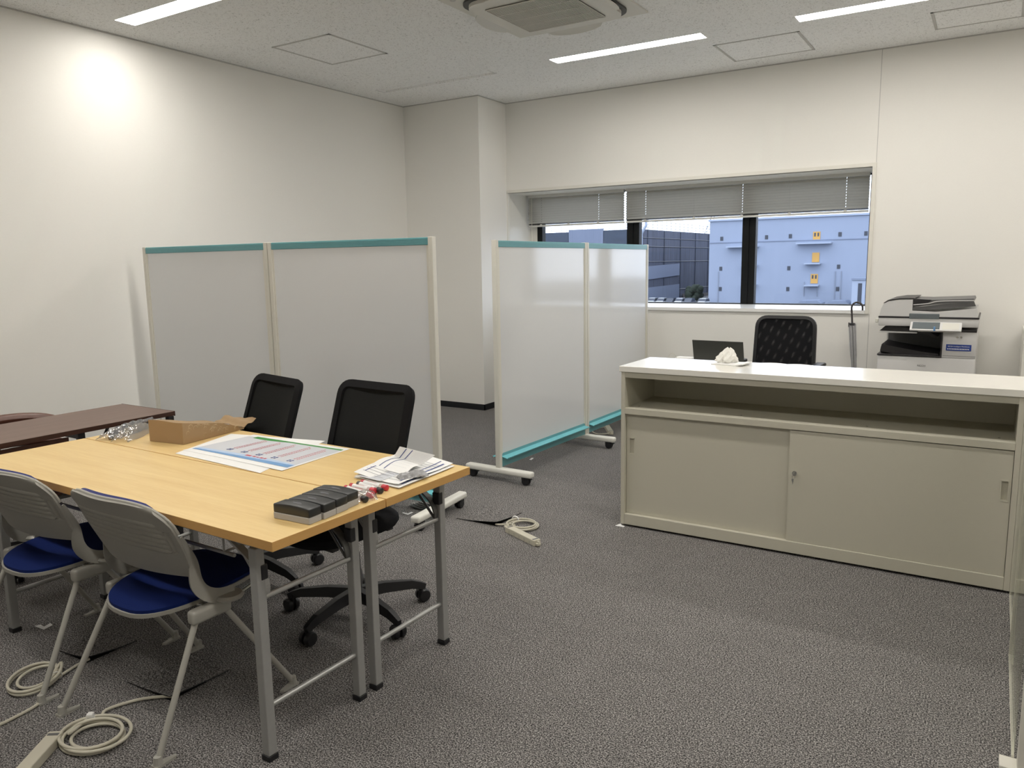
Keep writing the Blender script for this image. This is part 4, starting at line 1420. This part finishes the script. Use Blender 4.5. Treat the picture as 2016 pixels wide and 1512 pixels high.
# poster sheets
def poster(corners, z, label, marks):
    f = quad(corners, z, lambda u, v: .0012 * math.sin(u * 3 + v * 2))
    b = BM(); sheet(b, f, 14, 10, .0006)
    o = obj('poster_sheet', b, 'paper', smooth=True); tag(o, label, 'poster', 'poster sheets on the far oak table')
    if marks:
        def poly(name, mat, fn_low, fn_high, u0=0.02, u1=.98, off=.0008):
            b = BM(); n = 24
            lo = []; hi = []
            for i in range(n + 1):
                u = u0 + (u1 - u0) * i / n
                lo.append(b.verts.new(Vector(f(u, fn_low(u))) + Vector((0, 0, off)))); hi.append(b.verts.new(Vector(f(u, fn_high(u))) + Vector((0, 0, off))))
            for i in range(n):
                b.faces.new((lo[i], lo[i + 1], hi[i + 1], hi[i]))
            obj(name, b, mat, o)
        poly('grey_field', 'paperg', lambda u: .17, lambda u: .90, off=.0006)
        poly('green_band', 'pgreen', lambda u: .90 - .05 * max(0, math.sin(PI * min(1, u * 2.2))) - .02, lambda u: .925, .10, .98)
        poly('blue_band', 'pblue', lambda u: .10, lambda u: .14 + .05 * u, .02, .98, .0009)
        poly('pale_blue_band', 'plblue', lambda u: .14 + .05 * u, lambda u: .19 + .06 * math.sin(u * 3) * u + .01, .02, .98, .0009)
        b = BM()
        rs = []
        rnd = random.Random(5)
        for k in range(5):
            u = .26 + k * .15
            for j in range(2):
                v0 = .36
                while v0 < .82 - .05 * j:
                    L = rnd.uniform(.012, .03)
                    rs.append((u + .028 * j, u + .028 * j + .010, v0, v0 + L)); v0 += L + .008
        strokes(b, f, rs, .0012); obj('red_lettering', b, 'inkred', o)
        b = BM(); rs = []
        for k in range(5):
            u = .25 + k * .15
            for j in range(2):
                for i in range(2):
                    rs.append((u + i * .026, u + i * .026 + .018, .27 + j * .035, .27 + j * .035 + .026))
        strokes(b, f, rs, .0012); obj('navy_characters', b, 'inkblue', o)
        b = BM(); strokes(b, f, [(.50, .555, .195, .235), (.57, .60, .20, .235), (.61, .63, .20, .23), (.64, .67, .20, .235), (.68, .70, .20, .235)], .0013); obj('red_logo', b, 'inkred', o)
c1 = [onT(345, 893), onT(512, 932), onT(640, 868), onT(455, 855)]
poster(c1, TT + .001, 'plain white sheet at the bottom of the poster pile', False)
c2 = [onT(360, 887), onT(555, 928), onT(690, 884), onT(500, 857)]
poster(c2, TT + .0022, 'colour printed poster with green and blue bands and red lettering', True)
c3 = [onT(480, 858), onT(500, 852), onT(702, 882), onT(690, 888)]

# paper bag
t = thing('paper_bag', 'brown kraft paper bag lying on the far oak table', 'paper bag', (-2.952, 1.935, TT), 0)
hgt = .082
bl, br = Vector((-3.046 + 2.952, 1.922 - 1.935, 0)), Vector((-2.852 + 2.952, 1.949 - 1.935, 0))
fl, fr = Vector((-3.08 + 2.952, 2.27 - 1.935, 0)), Vector((-2.885 + 2.952, 2.285 - 1.935, 0))
b = BM()
def bagtop(u, v):
    p = (bl * (1 - u) + br * u) * (1 - v) + (fl * (1 - u) + fr * u) * v
    p.z = hgt * (1 - v) ** .8 * (1 + .03 * math.sin(u * 6)) + .012 + .006 * math.sin(v * 9 + u * 3) * v
    if u > .96 or u < .04:
        pass
    return p
vs = [[None] * 13 for _ in range(9)]
for i in range(9):
    for j in range(13):
        vs[i][j] = b.verts.new(bagtop(i / 8, j / 12))
bs = [[b.verts.new(Vector((bagtop(i / 8, j / 12).x, bagtop(i / 8, j / 12).y, .001))) for j in range(13)] for i in range(9)]
for i in range(8):
    for j in range(12):
        b.faces.new((vs[i][j], vs[i + 1][j], vs[i + 1][j + 1], vs[i][j + 1])); b.faces.new((bs[i][j + 1], bs[i + 1][j + 1], bs[i + 1][j], bs[i][j]))
for i in range(8):
    b.faces.new((vs[i][0], bs[i][0], bs[i + 1][0], vs[i + 1][0])); b.faces.new((vs[i + 1][12], bs[i + 1][12], bs[i][12], vs[i][12]))
for j in range(12):
    b.faces.new((vs[0][j + 1], bs[0][j + 1], bs[0][j], vs[0][j])); b.faces.new((vs[8][j], bs[8][j], bs[8][j + 1], vs[8][j + 1]))
bag = obj('bag_body', b, 'kraft', t, True, 30)
b = BM()
def fold(u, v):
    p = fl * (1 - u) + fr * u
    p = p + Vector((.012 * v, .0 + .062 * v, .014 + .026 * v + .004 * math.sin(v * 9 + u * 5) + .003 * math.sin(u * 17)))
    return p
sheet(b, fold, 8, 8, .002)
obj('folded_mouth', b, 'kraft', t, True)
b = BM()
rnd = random.Random(2)
for k in range(34):
    j = rnd.uniform(.05, .95)
    side_p = br * (1 - j) + fr * j
    hz = max(.01, hgt * (1 - j) ** .8)
    z = rnd.uniform(.012, .006 + hz)
    r0 = rnd.uniform(.006, .012)
    dirv = (fr - br).normalized()
    nrm = Vector((dirv.y, -dirv.x, 0))
    pts = [side_p + nrm * .0012 + dirv * (r0 * math.cos(a)) + Vector((0, 0, min(hz + .008, max(.004, z + r0 * math.sin(a))))) for a in [i * PI / 5 for i in range(7)]]
    tube(b, pts, .0007, 4)
obj('printed_flowers', b, 'kraftink', t)

# bag of pens in film
t = thing('pen_pack', 'clear plastic pack of silver pens left of the paper bag', 'pens', (0, 0, TT), 0)
a0, a1 = Vector((*onT(218, 862), 0)), Vector((*onT(300, 838), 0))
for k in range(7):
    n_ = Vector((-.35, -.94, 0)) * 0
    off = Vector((.018 * (k % 4) - .01, -.012 * (k % 4) + .004, .007 + .013 * (k // 4)))
    b = BM(); tube(b, [a0 + off, a0 + (a1 - a0) * .75 + off + Vector((0, 0, .012)), a1 + off + Vector((.01, 0, .016))], .006, 10); obj('pen', b, 'silver', t, True)
b = BM()
for (pa, pb, wd, hh_) in (((206, 868), (312, 832), .045, .04), ((235, 872), (300, 846), .04, .05)):
    x0, y0 = onT(*pa); x1, y1 = onT(*pb)
    d = Vector((x1 - x0, y1 - y0, 0)); L = d.length; d.normalize(); n = Vector((-d.y, d.x, 0))
    def f(u, v):
        s = v * 2 - 1
        z = .002 + hh_ * (1 - abs(s) ** 2.5) * (.35 + .65 * math.sin(PI * min(1, u * 1.1)) ** .5) + .004 * math.sin(u * 31 + s * 11) * (1 - abs(s)) + .003 * math.sin(u * 13 - s * 19)
        return Vector((x0, y0, 0)) + d * (u * L) + n * (s * wd) + Vector((0, 0, max(.001, z)))
    sheet(b, f, 40, 20, .0004)
obj('film_bag', b, clear_mat('crinkled_clear_bag', (.96, .96, .97), .10, .10, (.8, .8, .82), .04), t, True, 50)

# ================================================================== BEHIND THE COUNTER
CT = .8845
t = thing('tissue_pack', 'crumpled white tissue pulled from a flat pack on the counter', 'tissues', (-1.165, 4.06, CT), math.radians(-8))
b = BM()
def tp(u, v):
    s, q = u * 2 - 1, v * 2 - 1
    return Vector((s * .088, q * .06, .010 - .006 * max(abs(s), abs(q)) ** 4 + .014 * max(0, s - .4) + .001 * math.sin(9 * s)))
sheet(b, tp, 16, 10, .006); obj('flat_pack', b, 'paper', t, True)
b = BM()
rnd = random.Random(11)
bmesh.ops.create_icosphere(b, subdivisions=4, radius=1.0)
for v in b.verts:
    p = v.co.copy()
    a = math.atan2(p.y, p.x)
    k = max(0, (p.z + 1) / 2)
    rr = .058 * (1 - k) ** .75 + .012
    cr = 1 + .14 * math.sin(a * 5 + k * 6) + .08 * math.sin(a * 11 - k * 13)
    zz = .078 * k * (1 + .10 * math.sin(a * 3)) 
    v.co = Vector((-.03 + rr * cr * math.cos(a) * math.hypot(p.x, p.y) ** .4 + .012 * k, rr * .8 * cr * math.sin(a) * math.hypot(p.x, p.y) ** .4, .006 + zz))
obj('crumpled_tissue', b, 'tissue', t, True, 50)

t = thing('office_desk', 'desk behind the counter, hidden below the laptop', 'desk', (-1.35, 4.95, 0))
b = BM(); box(b, -.55, .65, -.33, .33, .672, .70, .002); obj('desk_top', b, 'worktop', t)
for sx in (-.5, .6):
    for sy in (-.29, .29):
        b = BM(); box(b, sx - .02, sx + .02, sy - .02, sy + .02, 0, .672); obj('leg', b, 'footwhite', t)
DT = .7003
t = thing('laptop', 'open dark grey laptop seen from behind over the counter', 'laptop', (-1.455, 4.80, DT), math.radians(-4))
b = BM(); box(b, -.165, .165, -.0, .23, 0, .016, .004); obj('keyboard_base', b, 'lap', t)
b = BM(); box(b, -.165, .165, -.003, .003, 0, .228, .0025, 2, M=Matrix.Translation((0, .012, .012)) @ Matrix.Rotation(math.radians(14), 4, 'X')); obj('screen_lid', b, 'lap', t)
b = BM(); box(b, -.06, .06, -.03, .03, 0, .11, .012, 3)
o = obj('white_pouch', b, 'paper', smooth=True); o.location = (-1.70, 4.86, DT); tag(o, 'small white box with dark front left of the laptop', 'box')
b = BM(); tube(b, smoothpts([(-.03, 0, 0), (-.025, 0, .11), (0, 0, .135), (.025, 0, .11), (.02, .02, .05), (.05, 0, 0)], 8), .0012, 6)
o = obj('thin_cable', b, 'cream'); o.location = (-1.77, 4.82, DT); tag(o, 'thin looped cable rising left of the laptop', 'cable')
b = BM(); 
def stk(u, v):
    return Vector(((u - .5) * .30, (v - .5) * .22, .098 + .004 * abs(math.sin(u * PI * 2.0)) ))
sheet(b, stk, 16, 6, .095)
o = obj('open_book', b, 'paper', smooth=True); o.location = (-1.05, 4.74, DT); tag(o, 'pale stack of papers just above the counter edge, before the mesh chair', 'papers')
mesh_chair('black mesh armchair behind the counter under the window', (-1.325, 5.78, 0), math.radians(-2), math.radians(20), arms=True, ztop=1.0, w1=.42, w0=.44, r=.075, open_mesh=True, lean=.02, depth=.03, yb=.2, ys=-.26)

# umbrella leaning on the sill
t = thing('umbrella', 'translucent umbrella with dark curved handle leaning at the window sill', 'umbrella', (0, 0, 0))
top = Vector((-.945, 6.60, .915)); bot = Vector((-.855, 6.50, .03))
ax = (top - bot).normalized()
b = BM(); tube(b, [bot, top], .004, 8); obj('shaft', b, 'steel', t)
b = BM()
n = 14
sweep(b, [bot + ax * (.06 + .835 * i / n) for i in range(n + 1)], [((.018 if k % 2 else .030) * math.cos(2 * PI * k / 16), (.018 if k % 2 else .030) * math.sin(2 * PI * k / 16)) for k in range(16)],
      scale=[.25 + .55 * (i / n) ** .6 + (.15 if i > 9 else 0) for i in range(n + 1)])
obj('canopy', b, 'umb', t, True)
b = BM()
hp = [top, top + ax * .07, top + ax * .13 + Vector((.0, 0, 0))]
c0 = top + ax * .13 + Vector((.040, 0, .004))
hp += [c0 + Vector((-.040 * math.cos(a), 0, .040 * math.sin(a))) for a in [PI * k / 10 for k in range(1, 11)]]
hp.append(hp[-1] + Vector((.001, 0, -.022)))
tube(b, hp, .0075, 10); obj('curved_handle', b, 'handle', t, True)
b = BM(); lathe(b, [(.004, -.012), (.02, -.010), (.024, .008), (.006, .012)], tuple(top), 12); box(b, top.x - .028, top.x - .022, top.y - .008, top.y + .008, top.z - .02, top.z + .014); obj('runner_cap', b, 'black', t)

# white low cabinet right edge by the wall
b = BM(); box(b, -.0, .40, -.0, .42, 0, .93, .004)
o = obj('side_cabinet', b, 'footwhite'); o.location = (.183, 6.26, 0); tag(o, 'slim white cabinet edge at the right photo border behind the counter', 'cabinet')

# ================================================================== COPIER
t = thing('copier', 'white office copier against the wall behind the counter', 'copier', (-.385, 6.05, 0))
X0, X1 = -.303, .300
b = BM(); box(b, X0, X1, 0, .58, .06, .742, .006, 2); box(b, X0 + .395, X1, 0, .58, .742, .925, .006, 2); box(b, X0 + .01, X0 + .40, .42, .57, .742, .93); obj('body', b, 'printer', t, True, 30)
b = BM(); box(b, X0 + .05, X1 - .05, .04, .54, 0, .06); obj('plinth', b, 'prdark', t)
for z in (.14, .28, .42, .56):
    b = BM(); box(b, X0 + .008, X1 - .008, -.006, 0, z - .065, z + .065, .002); dr = obj('paper_drawer', b, 'printer', t)
    b = BM(); box(b, -.12, .12, -.010, -.006, z + .03, z + .05, .001); obj('drawer_handle', b, 'prmid', dr)
b = BM(); box(b, X0 + .392, X1 - .002, -.004, .58, .922, .940, .003); box(b, X0 + .392, X0 + .402, -.004, .42, .75, .93); box(b, X0 - .004, X0 + .402, -.006, .42, .742, .754, .003); obj('black_trim', b, 'prdark', t)
b = BM(); box(b, X0 + .02, X0 + .395, .41, .42, .754, .95); obj('cavity_back', b, 'prmid', t)
b = BM()
def tray(u, v):
    x = X0 + .02 + u * .36
    z = .765 + .055 * (1 - u) ** 1.3 * (1 if u > 0 else 1) + (.0)
    return Vector((x, .03 + v * .36, z))
sheet(b, tray, 14, 4, .05)
box(b, X0 + .01, X0 + .05, .06, .40, .755, .80, .006)
obj('output_tray', b, 'prdark', t, True)
b = BM()
prism(b, [(X0 - .0, 0.03, .915), (X0 + .03, .03, .945), (X0 + .26, .03, .945), (X0 + .37, .03, .885), (X0 + .36, .03, .875), (X0 + .25, .03, .915)], (0, .36, 0)); obj('inner_tray', b, 'prdark', t)
b = BM(); prism(b, [(X0 - .006, 0.024, .905), (X0 + .02, .024, .915), (X0 + .24, .024, .912), (X0 + .24, .024, .903), (X0 + .02, .024, .903)], (0, .02, 0)); obj('tray_lip', b, 'printer', t)
b = BM(); box(b, X0 - .005, X1 + .004, -.015, .57, .955, 1.015, .006, 2); obj('scanner_unit', b, 'printer', t, True, 30)
b = BM(); box(b, X0 - .007, X1 + .006, -.018, .57, 1.011, 1.024, .003); obj('black_seam', b, 'prdark', t)
b = BM()
prof = [(X0 - .002, 1.023), (X0 + .008, 1.075), (X0 + .022, 1.108), (X0 + .05, 1.128), (X0 + .12, 1.140), (X0 + .205, 1.142), (X0 + .205, 1.065), (X0 + .35, 1.058), (X1 - .015, 1.085), (X1 - .006, 1.05), (X1 - .004, 1.023)]
prism(b, [(x, -.012, z) for x, z in prof], (0, .55, 0)); obj('document_feeder', b, 'printer', t, True, 30)
b = BM()
pp = [(X0 + .022, 1.112), (X0 + .05, 1.132), (X0 + .12, 1.144), (X0 + .215, 1.146)]
prism(b, [(x, -.014, z) for x, z in pp] + [(x, -.014, z + .005) for x, z in reversed(pp)], (0, .552, 0)); obj('feeder_cover_edge', b, 'prdark', t)
b = BM()
prism(b, [(X0 + .207, -.008, 1.068), (X0 + .28, -.008, 1.068), (X1 - .02, -.008, 1.100), (X1 - .035, -.008, 1.138), (X0 + .207, -.008, 1.085)], (0, .02, 0))
prism(b, [(X0 + .206, .0, 1.09), (X1 - .03, .0, 1.135), (X1 - .035, .0, 1.150), (X0 + .30, .0, 1.138), (X0 + .206, .0, 1.14)], (0, .50, 0)); obj('feeder_tray', b, 'prmid', t)
b = BM(); prism(b, [(X0 + .21, .01, 1.146), (X0 + .21, .01, 1.10), (X0 + .30, .01, 1.12), (X0 + .32, .01, 1.14)], (0, -.022, 0)); obj('feeder_opening', b, 'prdark', t)
b = BM(); sweep(b, smoothpts([(X0 + .21, -.014, 1.105), (X0 + .30, -.014, 1.115), (X0 + .37, -.014, 1.132), (X1 - .03, -.014, 1.138)], 5), rect(.006, .006)); obj('tray_rib', b, 'printer', t)
# operation panel, tilted display
Mp = Matrix.Translation((.06, -.05, .992)) @ Matrix.Rotation(math.radians(35), 4, 'X')
b = BM(); box(b, -.16, .15, -.09, .0, -.012, .0, .004, 2, M=Mp); pn = obj('operation_panel', b, 'printer', t)
b = BM(); box(b, -.145, .02, -.078, -.008, .0, .002, M=Mp); obj('display', b, 'prgrey', pn)
b = BM(); box(b, .035, .135, -.078, -.012, .0, .001, M=Mp); obj('button_plate', b, 'acwhite', pn)
b = BM(); box(b, -.075, .11, -.003, .012, 1.008, 1.045, .004, M=Matrix.Translation((-.04, -.016, 0))); obj('handle_pad', b, 'prgrey', t)
b = BM(); box(b, -.11, .10, -.10, -.04, .925, .938, .003, M=Matrix.Translation((.06, .02, 0))); obj('panel_hinge', b, 'acwhite', pn)
b = BM(); box(b, .045, .057, -.128, -.118, .935, .965, .003); obj('blue_tag', b, 'pblue', pn)
b = BM(); box(b, X0 - .028, X0 - .006, .0, .03, .975, 1.005, .004); obj('side_card_reader', b, 'acwhite', t)
b = BM(); box(b, .122, .272, -.0062, -.0055 + .0, .795, .838); st = obj('sticker', b, 'stickblue', t)
text_obj('sticker_text', 'RICOH Intelligent WorkCore', .0105, 'paper', st, (.197, -.0068, .824), (PI / 2, 0, 0))
b = BM()
for k in range(14):
    box(b, .130 + k * .0095, .136 + k * .0095, -.0068, -.0062, .803, .810)
obj('sticker_small_print', b, 'paper', st)
b = BM(); lathe(b, [(.001, 0), (.007, 0), (.007, -.004), (.001, -.004)], (.185, -.001, .888), 12, axis='Y'); lathe(b, [(.001, 0), (.007, 0), (.007, -.004), (.001, -.004)], (.208, -.001, .888), 12, axis='Y'); obj('emblem', b, 'chrome', t)
b = BM(); box(b, .105, X1, -.0015, 0.001, .757, .759); obj('door_joint', b, 'prmid', t)
text_obj('maker_name', 'RICOH', .017, 'prmid', t, (-.02, -.0075, .682), (PI / 2, 0, 0))

# ================================================================== FLOOR ITEMS
def flap(cx, cy, h, size, label):
    """corner of a carpet tile lifted by a cable; tile lies to -x,+y of its corner"""
    t = thing('carpet_tile', label, 'carpet tile', (cx, cy, 0), 0, 'carpet tiles lifted by cables')
    b = BM()
    def f(u, v):
        x, y = -u * size, v * size
        k = max(0, 1 - (u + v) / 1.0)
        return Vector((x, y, .0035 + h * k ** 1.6))
    sheet(b, lambda u, v: f(v, u), 22, 22, .0)
    b.free()
    b = BM()
    sheet(b, lambda u, v: f(1 - u, v), 22, 22, .0030)
    obj('tile', b, 'carpet', t)
    b = BM()
    def e1(i): return f(i / 16, 0) - Vector((0, 0, .0030))
    pts1 = [f(1 - i / 16, 0) for i in range(17)] + [f(0, i / 16) for i in range(1, 17)]
    for i in range(len(pts1) - 1):
        p, q = pts1[i], pts1[i + 1]
        b.faces.new([b.verts.new(x) for x in (p + Vector((.0005, -.0005, 0)), q + Vector((.0005, -.0005, 0)), q + Vector((.0005, -.0005, -.0034)), p + Vector((.0005, -.0005, -.0034)))])
    bmesh.ops.remove_doubles(b, verts=b.verts, dist=.00001)
    obj('rubber_backing', b, 'rubber', t)
    b = BM(); prism(b, [(-size * .6, .004, .0006), (-.002, .004, .0006), (-.002, size * .6, .0006)], (0, 0, .0006)); obj('hole_shade_plate', b, 'dark', t)  # flat plate, painted black as the shaded hole under the lifted corner
    return t
flap(-2.25, 3.408, .024, .27, 'lifted carpet tile corner beside the power strip in mid floor')
flap(-2.75, 1.408, .022, .20, 'lifted carpet tile corner behind the left grey chair')
flap(-2.25, 1.408, .018, .24, 'lifted carpet tile corner behind the right grey chair')

def pstrip(p, q, label, w_=.043, h_=.032):
    d = Vector((q[0] - p[0], q[1] - p[1], 0)); L = d.length
    t = thing('power_strip', label, 'power strip', (p[0], p[1], 0), math.atan2(d.y, d.x), 'cream power strips with coiled cords')
    b = BM(); box(b, 0, L, -w_ / 2, w_ / 2, .0005, h_, .003, 2); bd = obj('strip_body', b, 'cream', t)
    for x in (.018, L - .018):
        b = BM(); box(b, x - .006, x + .006, -w_ / 2 + .005, w_ / 2 - .005, h_, h_ + .0008); obj('dark_label', b, 'prmid', bd)
    b = BM()
    n = max(2, int(L / .05))
    for k in range(n):
        x = .04 + k * (L - .08) / max(1, n - 1)
        for s in (-1, 1):
            box(b, x - .006, x + .006, -w_ / 2 - .0004, -w_ / 2 + .001, .012 + s * .004, .0135 + s * .004)
    obj('outlets', b, 'prmid', bd)
    b = BM(); box(b, L, L + .016, -.012, .012, .004, .018, .003); lathe(b, [(.002, 0), (.006, 0), (.006, .012), (.002, .012)], (L + .010, 0, .016), 10); obj('mounting_clip', b, 'cream', t)
    return t, d.normalized(), L
def cord(t_obj, pts, r=.0052, name='cord', n=8):
    """pts in world; converted to the strip's frame"""
    inv = (Matrix.Translation(t_obj.location) @ Matrix.Rotation(t_obj.rotation_euler.z, 4, 'Z')).inverted()
    b = BM(); tube(b, [inv @ Vector(p) for p in smoothpts(pts, 8)], r, 10)
    return obj(name, b, 'cream', t_obj, True)
def coil(cx, cy, rx, ry, rot, turns, z0=.006, seed=1, start=0.0):
    rnd = random.Random(seed)
    pts = []
    N = 12
    for i in range(int(turns * N) + 1):
        a = start + 2 * PI * i / N
        k = i / (turns * N)
        f = 1 - .34 * (.5 + .5 * math.sin(k * 9 + seed)) 
        x, y = rx * f * math.cos(a), ry * f * math.sin(a)
        z = z0 + .0065 * (i / N) * .8
        pts.append((cx + x * math.cos(rot) - y * math.sin(rot) + .004 * math.sin(k * 5), cy + x * math.sin(rot) + y * math.cos(rot), z))
    return pts
# mid floor
t, d, L = pstrip((-2.150, 3.372), (-1.905, 3.262), 'cream power strip lying in the middle of the floor')
c = coil(-2.115, 3.470, .088, .088, 0, 3.2, seed=2, start=PI)
cord(t, [(-2.262, 3.42, .007), (-2.235, 3.42, .010)] + c + [(-2.19, 3.40, .016), (-2.16, 3.376, .016)])
inv = (Matrix.Translation(t.location) @ Matrix.Rotation(t.rotation_euler.z, 4, 'Z')).inverted()
b = BM(); tube(b, [inv @ Vector((-2.195 + .02 * math.cos(a), 3.52, .016 + .018 * math.sin(a))) for a in [2 * PI * k / 12 for k in range(12)]], .005, 6, closed=True); obj('cable_tie', b, 'paper', t)
# front left
t, d, L = pstrip((-2.362, 1.098), (-2.188, .845), 'cream power strip at the bottom left corner of the photo')
c = coil(-2.262, 1.160, .112, .092, math.radians(10), 4.3, seed=5, start=2.2, z0=.007)
cord(t, [(-2.266, 1.425, .007), (-2.31, 1.39, .008), (-2.352, 1.34, .008), (-2.375, 1.26, .010)] + c + [(-2.36, 1.19, .02), (-2.372, 1.15, .018), (-2.365, 1.10, .016)])
inv = (Matrix.Translation(t.location) @ Matrix.Rotation(t.rotation_euler.z, 4, 'Z')).inverted()
b = BM(); tube(b, [inv @ Vector((-2.345 + .012 * math.cos(a) * .7, 1.195 + .012 * math.cos(a) * .7, .018 + .018 * math.sin(a))) for a in [2 * PI * k / 12 for k in range(12)]], .004, 6, closed=True)
box(b, -.01, .01, -.01, .01, .03, .045, .004, M=Matrix.Translation(inv @ Vector((-2.345, 1.195, 0)))); obj('cable_tie', b, 'paper', t)
# coiled cord at the left, its strip out of frame
t = thing('extension_cord', 'coiled cream cord at the left edge behind the left chair leg', 'cord', (-2.78, 1.25, 0))
c = coil(-2.785, 1.248, .112, .082, math.radians(-42), 3.3, seed=3, start=.6)
cord(t, [(-2.762, 1.425, .007), (-2.752, 1.37, .008), (-2.73, 1.31, .010)] + c + [(-2.66, 1.20, .010), (-2.615, 1.17, .006), (-2.60, 1.09, .006), (-2.60, 1.03, .006), (-2.62, .95, .006)])
b = BM(); tube(b, [(.045 + .012 * math.cos(a), .045 + .012 * math.cos(a), .012 + .014 * math.sin(a)) for a in [2 * PI * k / 12 for k in range(12)]], .0015, 6, closed=True); obj('cable_tie', b, 'paper', t)
# behind the right row foot
t, d, L = pstrip((-2.80, 6.02), (-2.66, 5.80), 'grey power strip on the floor behind the right whiteboard foot')
cord(t, [(-2.80, 6.02, .012), (-2.86, 5.95, .01), (-2.84, 5.82, .01), (-2.76, 5.74, .01), (-2.68, 5.73, .02), (-2.66, 5.77, .02)], .005)
t = thing('cable_bundle', 'dark cable bundle in film on the floor behind the table leg', 'cables', (-2.80, 3.50, 0))
b = BM()
for k in range(4):
    tube(b, [(.11 * math.cos(a) + .01 * k, .07 * math.sin(a) + .006 * k, .008 + .009 * k) for a in [2 * PI * i / 16 for i in range(16)]], .006, 8, closed=True)
obj('coil', b, 'prmid', t, True)
b = BM(); sheet(b, lambda u, v: Vector(((u - .5) * .22, (v - .5) * .14, .045 + .006 * math.sin(u * 11) * math.cos(v * 9) - .035 * max(abs(2 * u - 1), abs(2 * v - 1)) ** 3)), 16, 10, .0004); obj('film', b, 'film', t, True)

# slips of white paper
def slip(pts, label):
    b = BM(); prism(b, [(x, y, .0008) for x, y in pts], (0, 0, .0005))
    c = Vector((sum(p[0] for p in pts) / len(pts), sum(p[1] for p in pts) / len(pts), 0))
    for v in b.verts:
        v.co -= c
    o = obj('paper_scrap', b, 'paper'); o.location = c
    tag(o, label, 'paper scrap', 'white paper scraps on the carpet')
slip([onT(68, 1233, 0), onT(80, 1230, 0), onT(87, 1234, 0), onT(99, 1227, 0), onT(104, 1231, 0), onT(86, 1240, 0)], 'bent white paper scrap near the far left table leg')
slip([onT(1042, 905, 0), onT(1047, 901.5, 0), onT(1051, 902, 0), onT(1046, 906, 0)], 'tiny white scrap under the right whiteboard tray')
slip([onT(1211, 1035, 0), onT(1222, 1031, 0), onT(1224, 1034, 0), onT(1230, 1036, 0), onT(1228, 1038, 0)], 'white scrap under the cabinet corner')
slip([onT(791, 1010, 0), onT(794, 1009, 0), onT(803, 1011, 0), onT(810, 1008, 0), onT(814, 1009, 0), onT(803, 1014, 0)], 'bent white scrap beside the left whiteboard foot')

# ================================================================== CLEAR ACRYLIC PARTITION AT THE RIGHT EDGE
t = thing('acrylic_partition', 'clear acrylic screen standing at the right photo edge', 'screen', (.128, 2.25, 0))
b = BM(); box(b, 0.0, .006, .20, .87, .02, 1.30); box(b, .008, .014, .80, 1.45, .02, 1.30); obj('clear_sheet', b, 'acrylic', t)
b = BM(); box(b, -.0005, .0065, .866, .871, .02, 1.30); box(b, -.0005, .0065, .20, .87, .014, .0205); box(b, .0075, .0145, 1.445, 1.450, .02, 1.30); box(b, .0075, .0145, .80, 1.45, .014, .0205); obj('sheet_edge', b, 'acryledge', t)
b = BM(); box(b, .012, .055, .15, .19, 0, 1.30, .003); box(b, -.03, .10, .14, .20, 0, .014, .002); obj('post', b, 'ivory', t)
